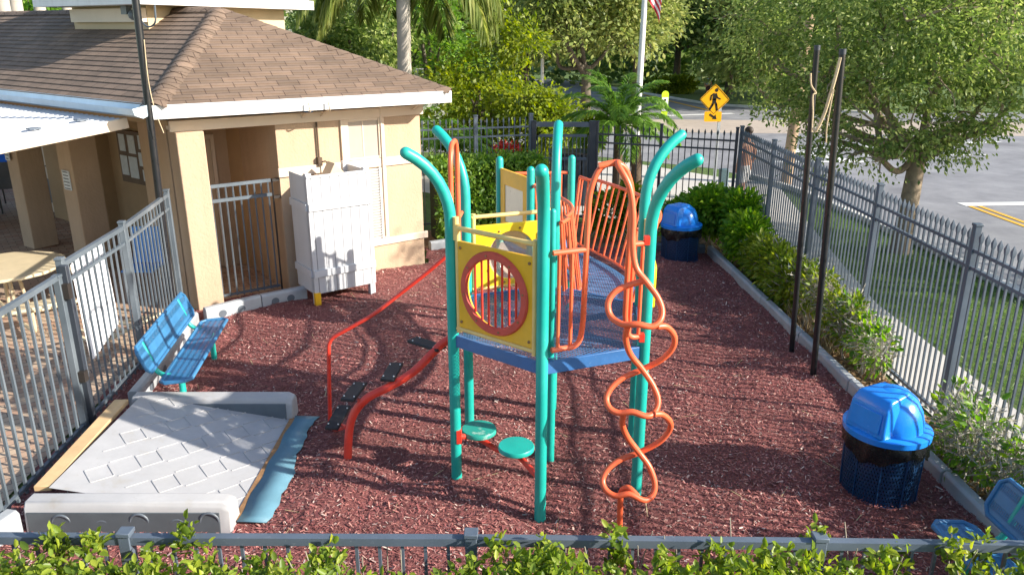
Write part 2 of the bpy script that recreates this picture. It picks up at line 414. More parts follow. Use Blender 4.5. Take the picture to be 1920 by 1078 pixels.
L_BOX = leafmat('dark_hedge_leaves', (0.058,0.129,0.018), (0.125,0.241,0.029), (0.269,0.380,0.057), .25, 2)
L_SHRUB = leafmat('green_shrub_leaves', (0.066,0.162,0.019), (0.150,0.308,0.029), (0.338,0.470,0.046), .3, 2)
L_YEL = leafmat('yellow_green_leaves', (0.071,0.110,0.013), (0.182,0.239,0.022), (0.331,0.358,0.030), .3, 1.0)
L_OAK = leafmat('oak_leaves', (.065,.115,.027), (.18,.25,.06), (.42,.46,.16), .3, .8)
L_FAR = leafmat('far_oak_leaves', (0.099,0.139,0.037), (0.219,0.270,0.076), (0.438,0.437,0.143), .25, .25)
L_FARD = leafmat('deep_green_leaves', (0.050,0.096,0.024), (0.120,0.192,0.045), (0.240,0.295,0.083), .25, .25)
L_PALM = leafmat('palm_leaflets', (0.08,0.17,0.02), (0.16,0.30,0.045), (0.247,0.360,0.072), .3, 1.0)
L_PALMY = leafmat('sunlit_palm_leaflets', (0.092,0.138,0.024), (0.196,0.247,0.055), (0.380,0.380,0.121), .3, 1.0)
L_DRY = leafmat('dry_grey_twiglets', (.20,.18,.14), (.34,.32,.27), (.5,.48,.42), .1, 2)
# ================================================================== GROUND
def sheet(name, pts, mat, z): 
    b = MB(); b.poly([(x, y, z) for x, y in pts]); return struct(name, b, mat, smooth=0)
sheet('ground', [(-150,-60),(200,-60),(200,260),(-150,260)], GRASS, -.02)
mulch_poly = [(-3.95,2.2),(3.75,2.2),(3.36,12.95),(1.0,13.4),(-.6,13.9),(-1.5,13.2),(-1.35,12.3),(-3.0,11.2),(-4.2,10.4),(-4.4,9.9)]
# mulch: gently uneven surface
def inpoly(x, y, P):
    r = np.zeros(len(x), bool); n = len(P)
    for i in range(n):
        x1, y1 = P[i]; x2, y2 = P[(i+1) % n]
        c = ((y1 > y) != (y2 > y)) & (x < (x2-x1)*(y-y1)/((y2-y1) if y2 != y1 else 1e-9)+x1); r ^= c
    return r
def hmul(x, y):
    k = np.clip((x+1.95)/.35, 0, 1); k = np.maximum(k, np.maximum(np.clip((5.1-y)/.3, 0, 1), np.clip((y-7.25)/.4, 0, 1)))   # thin and level under the ramp
    return k*(.02*np.sin(2.9*x+1.3*y+1)*np.sin(2.3*y-1.7*x)+.012*np.sin(7.3*x+3*y)*np.sin(6.1*y-2.2*x+.5)+.034+.018*np.sin(1.7*x+.6*y)*np.cos(1.3*y-.4*x)+.010*np.sin(4.1*x-2*y)*np.sin(3.7*y+1.1*x)+.012)-.004*(1-k)
gx, gy = np.meshgrid(np.linspace(-4.6,3.8,110), np.linspace(2.2,14,150)); X, Y = gx.ravel(), gy.ravel()
Z = hmul(X, Y)+rng.normal(0, .003, len(X))
idx = np.arange(len(X)).reshape(gx.shape); F = np.stack([idx[:-1,:-1], idx[:-1,1:], idx[1:,1:], idx[1:,:-1]], -1).reshape(-1, 4)
ctr = X[F].mean(1), Y[F].mean(1); keep = inpoly(ctr[0], ctr[1], mulch_poly); F = F[keep]
o = npmesh('mulch_ground', np.stack([X, Y, Z], 1), F, MULCHG); o['kind'] = 'structure'
def chips(n, poly, hfun, lo, hi, wlo, whi, tilt=.35, ybias=0):
    xs = np.array([p[0] for p in poly]); ys = np.array([p[1] for p in poly])
    x = rng.uniform(xs.min(), xs.max(), n*2); y = ys.min()+(ys.max()-ys.min())*rng.uniform(0, 1, n*2)**(1+ybias)
    k = inpoly(x, y, poly); x, y = x[k][:n], y[k][:n]; n = len(x)
    L = rng.uniform(lo, hi, n)/2; W = rng.uniform(wlo, whi, n)/2; a = rng.uniform(0, 2*pi, n); t = rng.normal(0, tilt, n); rl = rng.normal(0, tilt, n)
    d = np.stack([np.cos(a)*np.cos(t), np.sin(a)*np.cos(t), np.sin(t)], 1); s = np.stack([-np.sin(a)*np.cos(rl), np.cos(a)*np.cos(rl), np.sin(rl)], 1)
    c = np.stack([x, y, hfun(x, y)+rng.uniform(.004, .016, n)], 1)
    q = np.stack([c-d*L[:,None]-s*W[:,None], c+d*L[:,None]-s*W[:,None]*.6, c+d*L[:,None]*.9+s*W[:,None], c-d*L[:,None]+s*W[:,None]*.7], 1).reshape(-1, 3)
    return q, np.arange(n*4).reshape(-1, 4)
q, f = chips(190000, mulch_poly, hmul, .012, .044, .005, .013, .24, .6)
tag(npmesh('mulch_chips', q, f, CHIP), 'loose red bark chips covering the play area floor', 'mulch', kind='stuff')
q, f = chips(4500, mulch_poly, hmul, .04, .08, .010, .020, .3, .4)
tag(npmesh('large_mulch_chunks', q, f, CHIP), 'larger dark bark chunks mixed through the red mulch', 'mulch', kind='stuff')
q, f = chips(160, mulch_poly, hmul, .12, .34, .005, .010, .06, .4)
tag(npmesh('pale_twigs', q, f, STRAW), 'thin pale twigs scattered over the red bark chips', 'twigs', kind='stuff')
bed_poly = [(3.72,2.2),(4.16,2.2),(4.12,14.1),(3.5,14.2),(2.2,14.0),(2.2,13.05),(3.47,13.0)]
sheet('planting_bed', bed_poly, SOIL, .0)
q, f = chips(16000, bed_poly, lambda x, y: x*0+.0, .03, .09, .012, .03, .3)
tag(npmesh('leaf_litter', q, f, LITTER), 'dry leaf litter under the shrubs along the right fence', 'leaf litter', kind='stuff')
sheet('patio', [(-30,3.5),(-4.05,3.5),(-4.45,9.9),(-4.2,10.3),(-2.5,11.6),(-3.4,13.0),(-9,19),(-30,30)], PAVE, -.004)
sheet('far_bed', [(-1.9,13.2),(-.6,13.9),(1.0,13.4),(2.2,13.05),(2.2,14.1),(4.1,14.15),(1.55,15.25),(.4,15.3),(-1.9,14.6)], SOIL, -.008)
# walkway and verge outside the right fence
sheet('sidewalk', [(4.22,-6),(5.15,-6),(5.14,10.5),(5.6,13.5),(6.6,19.6),(5.5,20.2),(4.7,15.5),(4.22,12.5)], CONC, -.008)
sheet('crossing_path', [(2.0,15.6),(4.5,14.4),(5.0,15.6),(5.5,20.2),(3.4,22.6),(-2,24),(-3,19)], CONC, -.012)
b = MB(); b.poly([(7.45,-40,0),(14.6,-40,0),(14.2,10,0),(13.6,18,0),(15.5,23,0),(90,30,0),(90,41,0),(16,36,0),(9.6,40,0),(4,60,0),(-4,60,0),(2.2,40,0),(0,32,0),(-60,36,0),(-60,26,0),(1.5,24.5,0),(5.6,21.6,0),(6.9,18.5,0),(7.3,14,0)])
for i, v in enumerate(b.v): b.v[i] = (v[0], v[1], -.014)
struct('road', b, ASPH, smooth=0)
sheet('paver_apron', [(-10,29.6),(6,29.4),(20,28.2),(60,30.5),(60,34),(20,32.6),(6.6,33.6),(-10,33)], PINK, -.010)
def stripmesh(pts, wd, z, b):
    P = [Vector((x, y, z)) for x, y in pts]
    for i in range(len(P)-1):
        d = (P[i+1]-P[i]).normalized(); n = Vector((-d.y, d.x, 0))*wd/2
        b.poly([P[i]-n, P[i+1]-n, P[i+1]+n, P[i]+n])
PAINTW = M('road_paint_white', (.70,.70,.68), .7, .12, 6, scuff=(.35,.35,.35)); PAINTY = M('road_paint_yellow', (.70,.38,.03), .7, .12, 6, scuff=(.35,.28,.16))
b = MB(); stripmesh([(9.85,17.0),(13.5,17.25)], .34, -.006, b); stripmesh([(6.2,34.9),(9.9,36.0)], .35, -.006, b)
stripmesh([(7.4,24.7),(12.2,25.9),(16.5,26.9)], .30, -.006, b); stripmesh([(7.5,22.75),(10.2,22.75)], .28, -.006, b)
stripmesh([(8.7,24.9),(9.9,22.8)], .42, -.0045, b)
for k in range(8): stripmesh([(10.6+.5*k,23.9+.02*k),(10.95+.5*k,23.92+.02*k)], .16, -.006, b)
struct('white_road_marking', b, PAINTW, smooth=0)
b = MB(); stripmesh([(9.95,16.85),(10.2,10),(10.3,-30)], .11, -.006, b); stripmesh([(10.16,16.85),(10.41,10),(10.51,-30)], .11, -.006, b)
stripmesh([(9.2,37.0),(8.1,43),(6.5,52),(4,58)], .22, -.006, b)
struct('yellow_road_marking', b, PAINTY, smooth=0)
b = MB()
def kerbline(pts, b, wd=.16, h=.12):
    for i in range(len(pts)-1): b.beam((*pts[i], h/2-.03), (*pts[i+1], h/2-.03), wd, h)
kerbline([(7.38,-20),(7.36,11.3),(7.3,13.4),(7.0,16.2),(6.75,18.4),(6.2,20.2)], b)
kerbline([(14.6,-20),(14.2,10),(13.7,18),(15.6,22.8),(40,25.6)], b)
kerbline([(16,36.1),(12,38.2),(9.8,40.0),(6,52)], b)
struct('kerb', b, KERB, bevel=.02)
sheet('corner_pavement', [(13.75,18.1),(15.65,22.8),(40,25.5),(40,17),(17.5,17),(16,14),(14.2,11)], CONC, -.008)
# grass blades on the verge
vp = [(5.2,3),(7.28,3),(7.28,13.5),(6.8,17.5),(6.0,16),(5.2,11)]
q, f = chips(26000, vp, lambda x, y: x*0-.01, .03, .09, .004, .009, .9)
tag(npmesh('verge_grass', q, f, BLADES), 'short lawn grass on the verge beside the road', 'grass', kind='stuff')

# ================================================================== POOL HOUSE
ua = radians(36.5); U = Vector((cos(ua), sin(ua), 0)); W_ = Vector((-sin(ua), cos(ua), 0)); P0 = Vector((-1.42, 12.33, 0))
def fp(u, v, z): return P0+U*u+W_*v+Vector((0,0,z))
RU = Matrix((U, W_, Vector((0,0,1)))).transposed()
house = thing('pool_house', 'tan stucco pool house with brown shingle hip roof and open porch', 'building', (-3.5, 12.5, 0))
def fbox(b, u0, u1, v0, v1, z0, z1, mi=0): b.box(fp((u0+u1)/2, (v0+v1)/2, (z0+z1)/2), (u1-u0, v1-v0, z1-z0), RU, mi)
b = MB(); fbox(b, -2.28, 0, 0, .2, 0, 2.56); fbox(b, -.2, 0, .2, 5.5, 0, 2.56); fbox(b, -2.28, -2.1, .2, 1.9, 0, 2.56)
fbox(b, -3.6, -2.1, 1.9, 2.1, 0, 2.56)
fbox(b, -3.62, -3.42, .35, 2.0, 0, 2.56)
part('wall', b, STUC, house)
# porch back wall runs parallel to the left eave
Ld = Vector((-.804, .595, 0)); Ln = Vector((.595, .804, 0)); E0 = Vector((-4.34, 9.70, 0))       # eave corner, eave direction, inward normal
RL_ = Matrix((Ld, -Ln, Vector((0,0,1)))).transposed()
def lp(s, n, z): return E0+Ld*s+Ln*n+Vector((0,0,z))
def lbox(b, s0, s1, n0, n1, z0, z1, mi=0): b.box(lp((s0+s1)/2, (n0+n1)/2, (z0+z1)/2), (s1-s0, n1-n0, z1-z0), RL_, mi)
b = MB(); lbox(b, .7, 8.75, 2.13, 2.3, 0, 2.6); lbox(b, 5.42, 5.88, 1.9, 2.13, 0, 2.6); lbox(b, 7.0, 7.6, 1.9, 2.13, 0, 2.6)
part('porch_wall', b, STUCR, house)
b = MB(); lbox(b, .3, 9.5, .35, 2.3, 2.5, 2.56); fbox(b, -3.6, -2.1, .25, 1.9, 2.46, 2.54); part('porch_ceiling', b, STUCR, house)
def column(b, c, sx=.34, sy=.36, R=RU): b.box((c[0], c[1], 1.225), (sx, sy, 2.45), R)
b = MB(); fbox(b, -3.62, -3.27, -.14, .28, 0, 2.42); part('column', b, STUC, house, bevel=.015)
def lcol(s_, n_): p_ = lp(s_, n_, 0); return (p_.x, p_.y)
for c in (lcol(3.42,.62), lcol(5.55,.72), lcol(8.3,.7)):
    b = MB(); column(b, c, .42, .42, RL_); part('column', b, STUC, house, bevel=.015)
# trims on the front
b = MB()
fbox(b, -3.66, .04, -.05, .0, 2.42, 2.56)                     # frieze beam
fbox(b, -2.30, -.03, -.035, 0, 1.69, 1.82); fbox(b, -.93, .06, -.035, 0, .47, .58)
fbox(b, -1.33, -1.21, -.036, 0, 1.823, 2.42); fbox(b, -.73, -.63, -.037, 0, .583, 1.687); fbox(b, -.73, -.63, -.037, 0, 1.823, 2.42)
fbox(b, -1.21, -.73, -.03, 0, 2.38, 2.42); fbox(b, -1.21, -.73, -.03, 0, 1.823, 1.86)
fbox(b, -3.64, -2.28, -.02, .24, 2.43, 2.5)
part('trim', b, TRIM, house, bevel=.008)
b = MB(); fbox(b, -1.205, -.985, -.014, 0, 1.862, 2.378); fbox(b, -.965, -.735, -.014, 0, 1.862, 2.378)
wn = part('window', b, GLASSW, house)
b = MB(); fbox(b, -.984, -.966, -.02, 0, 1.862, 2.378); part('mullion', b, TRIM, wn)
b = MB()
for k in range(26):
    z = .60+k*.042
    b.box(fp(-.92, -.03, z), (.36, .006, .045), RU @ Matrix.Rotation(radians(35), 3, 'X'))
fbox(b, -1.12, -1.09, -.05, 0, .585, 1.685); fbox(b, -.755, -.735, -.05, 0, .585, 1.685)
part('louvre_vent', b, WHITEP, house)
b = MB(); b.tube([fp(-1.69, -.03, 2.66), fp(-1.69, -.03, 1.86)], .014, 8); fbox(b, -1.72, -1.66, -.07, 0, 1.80, 1.92)
b.tube(smoothpath([fp(-1.66, -.07, 1.86), fp(-1.62, -.12, 1.86), fp(-1.62, -.12, 1.74)]), .01, 6)
part('hose_tap', b, BARKD, house)
b = MB(); b.tube([fp(-.69, -.05, 2.60), fp(-.69, -.05, .62)], .012, 8); part('conduit', b, TRIM, house)
for u in (-2.0, -1.72, -.25):
    b = MB(); b.tube(smoothpath([fp(u, -.56, 2.74), fp(u+.02, -.55, 2.63), fp(u+.1, -.3, 2.6), fp(u+.1, -.05, 2.5)]), .012, 6); part('gutter_hanger', b, TRIM, house)
b = MB(); fbox(b, -1.93, -1.84, -.3, -.2, 2.58, 2.66); part('eave_camera', b, BLUEP, house)
b = MB(); fbox(b, -3.4, -2.65, 1.86, 1.897, .02, 2.05); d_ = part('door', b, DOORM, house)
b = MB(); b.ball(fp(-3.3, 1.82, 1.0), .04); b.ball(fp(-3.3, 1.83, 1.25), .03); part('handle', b, BOLT, d_)
b = MB(); fbox(b, -3.46, -3.405, 1.85, 1.898, 0, 2.12); fbox(b, -2.645, -2.59, 1.85, 1.898, 0, 2.12); fbox(b, -3.405, -2.645, 1.85, 1.898, 2.055, 2.12); part('door_frame', b, TRIM, house)
b = MB(); b.tube(smoothpath([fp(-3.40, 1.3, 1.9), fp(-3.2, 1.3, 2.0), fp(-3.1, 1.3, 1.96)]), .015, 6); b.tube([fp(-3.40,1.3,1.9), fp(-3.40,1.3,.9)], .012, 6); b.box(fp(-3.38,1.3,.9), (.08,.05,.12), RU); part('shower_pipe', b, DARKM, house)
# restroom doors under the porch
for s0 in (5.95, 7.68):
    b = MB(); lbox(b, s0, s0+.95, 2.07, 2.128, .02, 2.1); d_ = part('door', b, TRIM, house)
    b = MB(); lbox(b, s0+.1, s0+.16, 2.01, 2.07, .98, 1.04); b.beam(lp(s0+.1, 2.02, 1.0), lp(s0+.24, 2.02, 1.0), .02, .02); part('handle', b, DARKM, d_)
    b = MB(); lbox(b, s0+.18, s0+.55, 2.062, 2.07, .22, .72); part('vent_grille', b, SLING, d_)
b = MB(); b.tube([lp(6.3, 2.05, 1.95), lp(6.3, 2.071, 1.95)], .07, 20); part('restroom_plaque', b, BLUECH, house)
# roof -------------------------------------------------------------
ZE, AP = 2.79, Vector((-4.4, 12.55, 3.94))
CL = Vector((-4.34, 9.70, ZE)); CR = Vector((-.905, 12.0, ZE)); LL = CL+Ld*11.0; AL = AP+Ld*11.0
def courses(a0, a1, b0, b1, n, b, lift=.014):
    a0, a1, b0, b1 = map(Vector, (a0, a1, b0, b1)); nrm = (a1-a0).cross(b0-a0).normalized()
    if nrm.z < 0: nrm = -nrm
    for i in range(n):
        t0, t1 = i/n, (i+1.25)/n; t1 = min(t1, 1)
        p, q = a0.lerp(b0, t0)+nrm*lift, a1.lerp(b1, t0)+nrm*lift; r, s = a1.lerp(b1, t1)+nrm*.001, a0.lerp(b0, t1)+nrm*.001
        b.add([p, q, r, s, p-nrm*lift*1.4, q-nrm*lift*1.4], [(0,1,2,3),(4,5,1,0)])
eF = (CR-CL).normalized(); nF = Vector((-eF.y, eF.x, 0)); 
slF = (AP-CL)-eF*(AP-CL).dot(eF); rowF = slF.length/20; slF.normalize()
slL = (AP-CL)-Ld*(AP-CL).dot(Ld); rowL = slL.length/19; slL.normalize()
hl = Vector((-3.5,12.5,0))
SHF = shinglemat('brown_shingles', tuple(eF), tuple(slF), rowF); SHL = shinglemat('brown_shingles_porch_side', tuple(Ld), tuple(slL), rowL)
b = MB(); courses(CL, CR, AP, AP, 20, b); courses(CR, CR+W_*7+Vector((0,0,0)), AP, AP+Vector((-3.5,5,0)), 20, b)
roof = part('roof', b, SHF, house, smooth=0)
b = MB(); courses(LL, CL, AL, AP, 19, b); part('roof', b, SHL, house, smooth=0)
b = MB(); b.poly([AP, AL, AL+Vector((2.5,5,-1)), AP+Vector((-3.5,5,0))]); part('rear_roof', b, SHF, house, smooth=0)
def hipcaps(a, c, n, b, wd=.30):
    a, c = Vector(a), Vector(c); d = (c-a).normalized(); sd = d.cross(Vector((0,0,1))).normalized(); up = sd.cross(d)
    for i in range(n):
        p = a.lerp(c, i/n); q = a.lerp(c, (i+1.3)/n if i < n-1 else 1); lo = .014; hi_ = .004
        V = []
        for (pt, h) in ((p, lo), (q, hi_)):
            for k in range(-3, 4): V.append(pt+sd*wd/2*k/3+up*(h+.03-.075*(abs(k)/3)**1.6))
        b.add(V, [(k, k+1, k+8, k+7) for k in range(6)])
b = MB(); hipcaps(CL, AP, 18, b, .34); hipcaps(CR, AP, 16, b, .24); hipcaps(AL, AP, 40, b, .24); part('ridge_cap', b, SHF, roof, smooth=60)
b = MB()
b.beam(CL+Vector((0,0,-.08))-nF*.012, CR+Vector((0,0,-.08))-nF*.012, .024, .17); b.beam(CR+Vector((0,0,-.08)), CR+W_*6+Vector((0,0,-.08)), .024, .17)
part('fascia', b, WHITEP, house, bevel=.006)
b = MB(); b.poly([CL+Vector((0,0,-.15)), CR+Vector((0,0,-.15)), fp(.05,.1,2.60), fp(-3.66,.1,2.60)]); part('soffit', b, TRIM, house)
# gutter along the porch side and the white metal canopy
b = MB()
sec = [(-.0,.02),(-.01,-.10),(-.12,-.14),(-.22,-.10),(-.24,-.02)]
V = []
for s_ in (0, 11.0):
    for (n_, z_) in sec: V.append(CL+Ld*s_+Ln*n_+Vector((0,0,z_)))
b.add(V, [(k, k+1, k+6, k+5) for k in range(4)]); b.poly(V[:5]); part('gutter', b, GUT, house)
b = MB(); nr = 74; V = []; fs = []
for i in range(nr*4+1):
    s_ = .45+i*(9.5/(nr*4)); ph = i % 4; zz = (.0, .03, .03, 0)[ph]
    o_ = 0 if ph in (0, 3) else 0
    for n_, z0 in ((-.16, 2.60), (-2.75, 2.36)):
        V.append(CL+Ld*s_+Ln*(n_)+Vector((0,0,z0-ZE+zz)))
for i in range(nr*4): fs.append((2*i, 2*i+2, 2*i+3, 2*i+1))
b.add(V, fs); cn = part('metal_canopy', b, METR, house, smooth=0)
b = MB(); b.beam(lp(.42, -.10, 2.57), lp(.42, -2.8, 2.32), .05, .13); b.beam(lp(.42, -2.78, 2.33), lp(9.9, -2.78, 2.33), .05, .14); part('canopy_edge', b, TRIM, cn, bevel=.01)
b = MB()
for k in range(5): b.box(lp(.75, -.5-.55*k, 2.652-.0927*(.34+.55*k)), (.10, .13, .016), RL_)
part('canopy_clip', b, FENCE, cn)
# upper storey
up_b = MB()
UPc = Vector((-5.53, 12.65, 0)); upL = Ld; upR = Vector((.30,.954,0)); upN = Vector((upR.y,-upR.x,0))
def usect(z0, z1, off, b, k=1.0):
    q0 = UPc-Ln*off+upN*off+Vector((.1*off,-.5*off,0)); q1 = UPc+upL*(2.29+off)-Ln*off; q3 = UPc+upR*(3.7+off)+upN*off; q4 = q3+upL*2.0
    P = [q0, q3, q4, q1]; m = sum(P, Vector())/4; Q = [m+(p-m)*k for p in P]
    n = 4; b.add([(p.x,p.y,z0) for p in P]+[(p.x,p.y,z1) for p in Q], [(3,2,1,0),(4,5,6,7)]+[(i, (i+1) % n, n+(i+1) % n, n+i) for i in range(n)])
usect(3.2, 4.02, 0, up_b); part('upper_wall', up_b, M('cream_upper_wall', (.52,.41,.26), .8, .06, 2, bump=.3, bscale=40), house)
b = MB(); usect(4.0, 4.165, .42, b); part('upper_fascia', b, WHITEP, house)
b = MB(); usect(4.167, 5.6, .36, b, .25); part('upper_roof', b, SHF, house)  # unseen hip roof, raised to lengthen its shadow on the porch side
b = MB(); b.beam(UPc+upL*2.2-Ln*.05+Vector((0,0,3.86)), UPc-Ln*.05+Vector((0,0,3.86)), .08, .2); part('upper_band', b, TRIM, house)
eb = UPc+upL*.35-Ln*.12
b = MB(); b.box(eb+Vector((0,0,3.93)), (.16,.1,.12), RL_); b.ball(eb+upL*-.2+Vector((0,0,3.86)), (.09,.09,.08)); b.tube(smoothpath([eb+upL*-.25+Vector((0,0,3.9)), eb+upL*-.5+Vector((0,0,3.7)), eb+upL*-.75+Vector((0,0,3.75)), eb+upL*-.8+Vector((0,0,4.0))]), .014, 6)
part('flood_light', b, FENCEL, house)

# notice board, notices
b = MB(); t = thing('notice_board', 'brown framed notice board with paper notices on the porch wall', 'notice board', lp(4.4, 2.1, 1.2))
lbox(b, 3.95, 4.95, 2.05, 2.128, 1.02, 1.95); part('board', b, M('brown_board_frame', (.16,.10,.06), .6, .15), t)
b = MB()
for (s0, s1, z0, z1) in ((1.52,1.78,1.1,1.3),(1.52,1.85,1.36,1.6),(1.55,1.8,1.66,1.9),(1.92,2.2,1.12,1.5),(1.92,2.15,1.56,1.88),(2.25,2.48,1.15,1.5),(2.25,2.45,1.58,1.88)): lbox(b, s0+2.43, s1+2.43, 2.044, 2.05, z0, z1)
part('notice', b, PAPER, t)
def rules_sign(name, label, c, n, wd, ht, rows):
    """white sheet with black lines of small print, facing n"""
    n = Vector(n).normalized(); sd = Vector((0,0,1)).cross(n).normalized(); c = Vector(c)
    R = Matrix((sd, n, Vector((0,0,1)))).transposed()
    t = thing(name, label, 'sign', c)
    b = MB(); b.box(c, (wd, .012, ht), R); part('sheet', b, PAPER, t)
    b = MB(); r_ = random.Random(5)
    for k in range(rows):
        L = wd*r_.uniform(.5, .82); b.box(c+n*.008-sd*(wd*.82-L)/2*0+Vector((0,0,ht*.42-ht*.85*k/max(rows-1,1))), (L, .003, ht/rows*.35), R)
    part('print', b, SLING, t); return t
cc = Vector((*lcol(3.42,.62),0)); rules_sign('rules_sign', 'tall white rules sheet with lines of print on a porch column', cc-Ln*.0+Ld*(.222)+Vector((-.0,-.0,1.55))+(-Ln)*0, Ld, .34, .8, 14)
cc = Vector((*lcol(3.42,.62),0)); rules_sign('pool_notice', 'small white notice facing the patio on the nearest porch column', cc-Ln*.222+Vector((0,0,1.45)), -Ln, .22, .30, 6)
cc = Vector((*lcol(5.55,.72),0)); rules_sign('porch_notice', 'narrow white notice high on the far porch column', cc-Ln*.222+Vector((-.05,0,1.75)), -Ln, .16, .42, 7)

# ================================================================== FENCES
def picket(b, p, z0, z1, spear, wd=.018):
    if spear:
        b.box((p.x, p.y, (z0+z1-.10)/2), (wd, wd, z1-.10-z0)); h = wd*.95
        q = Vector((p.x, p.y, z1-.10))
        b.add([q+Vector((-h*.7,-h*.7,0)), q+Vector((h*.7,-h*.7,0)), q+Vector((h*.7,h*.7,0)), q+Vector((-h*.7,h*.7,0)), q+Vector((-h,-h,.045)), q+Vector((h,-h,.045)), q+Vector((h,h,.045)), q+Vector((-h,h,.045)), q+Vector((0,0,.10))],
              [(0,1,5,4),(1,2,6,5),(2,3,7,6),(3,0,4,7),(4,5,8),(5,6,8),(6,7,8),(7,4,8)])
    else: b.box((p.x, p.y, (z0+z1)/2), (wd, wd, z1-z0))
def fence(name, label, pts, zt, mat, spear=True, sp=.1, wd=.018, rails=(.19,.35), post=.06, cat='fence', skip_post=(), z0=.07, posttop=.03):
    P = [Vector((x, y, 0)) for x, y in pts]; t = thing(name, label, cat, P[0])
    for i, p in enumerate(P):
        if i in skip_post: continue
        d = (P[min(i+1, len(P)-1)]-P[max(i-1, 0)]).normalized(); R = Matrix((d, Vector((-d.y, d.x, 0)), Vector((0,0,1)))).transposed()
        b = MB(); b.box((p.x, p.y, (zt+posttop)/2-.02), (post, post, zt+posttop+.04), R); b.box((p.x, p.y, zt+posttop+.012), (post+.012, post+.012, .024), R)
        part('post', b, mat, t, bevel=.004)
    for i in range(len(P)-1):
        a, c = P[i], P[i+1]; L = (c-a).length; d = (c-a)/L; b = MB(); n = max(1, int(L/sp))
        for k in range(1, n): picket(b, a+d*(L*k/n), z0, zt, spear, wd)
        e = d*post*.5
        for r in rails: b.beam(a+e+Vector((0,0,zt-r)), c-e+Vector((0,0,zt-r)), .032, .03)
        b.beam(a+e+Vector((0,0,.13)), c-e+Vector((0,0,.13)), .032, .03)
        if not spear: b.beam(a+e+Vector((0,0,zt)), c-e+Vector((0,0,zt)), .045, .045)
        part('panel', b, mat, t)
    return t
fence('right_boundary_fence', 'long grey spear topped metal fence between the shrub bed and the sidewalk', [(4.16,3.1),(4.16,5.0),(4.15,6.85),(4.13,8.75),(4.10,10.55),(4.08,12.35),(4.07,14.12)], 1.98, FENCE, True, .092)
fence('back_fence', 'backlit spear topped fence at the back facing the street crossing', [(4.0,14.16),(2.75,14.68),(1.62,15.15)], 1.95, FENCED, True, .105, .016, post=.05)
fence('back_hedge_fence', 'grey spear topped fence behind the clipped green hedge', [(.36,15.24),(-.68,14.92),(-1.75,14.6),(-2.9,14.25)], 2.08, FENCE, True, .105, .018, post=.07)
t = thing('entrance_gate', 'dark tall framed metal gate between two thick posts at the back', 'gate', (1.53,15.2,0))
g0, g1 = Vector((1.53,15.18,0)), Vector((.42,15.22,0)); gd = (g1-g0).normalized()
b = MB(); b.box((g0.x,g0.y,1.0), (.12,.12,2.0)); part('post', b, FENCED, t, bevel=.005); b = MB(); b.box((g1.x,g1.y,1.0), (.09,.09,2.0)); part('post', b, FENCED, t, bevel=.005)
b = MB(); b.beam(g0+Vector((0,0,1.93)), g1+Vector((0,0,1.93)), .06, .09); part('lintel', b, FENCE, t)
b = MB()
for z in (1.72, 1.28, .15): b.beam(g0+gd*.1+Vector((0,0,z)), g1-gd*.1+Vector((0,0,z)), .04, .05)
for k in range(1, 15): picket(b, g0.lerp(g1, k/15), .1, 1.72, False, .016)
part('gate_leaf', b, FENCE, t)
# left side
fence('patio_gate_fence', 'pale grey flat topped gate panel nearest the camera beside the ramp', [(-3.93,4.0),(-3.95,5.22),(-4.04,6.68)], 1.585, FENCEL, False, .125, .022, rails=(), post=.06, cat='gate', posttop=.0)
fence('patio_fence', 'light grey flat topped fence with knob caps behind the bench', [(-4.06,6.80),(-4.16,8.20),(-4.40,9.92)], 1.66, FENCEL, False, .118, .016, rails=(.17,), post=.06, posttop=.05)
b = MB(); t = thing('gate_latch_post', 'shadowed square post beside the gate panel with a latch', 'post', (-4.02,6.735,0)); b.box((-4.0,6.735,.84), (.07,.05,1.68)); part('post', b, FENCED, t, bevel=.005)  # dark paint stands in for the shadow on this post
b = MB(); b.box((-4.0,6.70,1.45), (.09,.06,.14)); b.box((-4.0,6.70,.62), (.10,.07,.10)); part('latch', b, DARKM, t)
# alcove gate
t = thing('alcove_gate', 'light metal gate with thin bars across the shower alcove', 'gate', fp(-3.2,0,0))
b = MB(); R0 = fp(-3.24,.05,0); R1 = fp(-2.40,.05,0)
for z in (1.66, 1.46): b.beam(R0+Vector((0,0,z)), R1+Vector((0,0,z)), .035, .045)
b.beam(R0+Vector((0,0,.12)), R1+Vector((0,0,.12)), .03, .03)
for k in range(9): p = R0.lerp(R1, (k+.2)/8.6); b.box((p.x,p.y,.88), (.018,.018,1.58))
part('gate_leaf', b, FENCEL, t)
b = MB(); b.box((R1.x+.02,R1.y+.01,.85), (.02,.02,1.62)); b.box((R1.x+.06,R1.y+.03,1.66), (.1,.05,.04), RU); b.box((R1.x+.06,R1.y+.03,1.42), (.1,.05,.04), RU); part('hinge', b, DARKM, t)
# front fence (just below the camera)
fence('front_fence', 'dark flat topped fence half buried in the front hedge', [(-5.55,3.49),(-3.77,3.48),(-1.99,3.46),(-.21,3.45),(1.57,3.42),(3.35,3.38),(4.14,3.36)], 1.19, FENCE, False, .115, .016, rails=(), post=.06, posttop=.03)

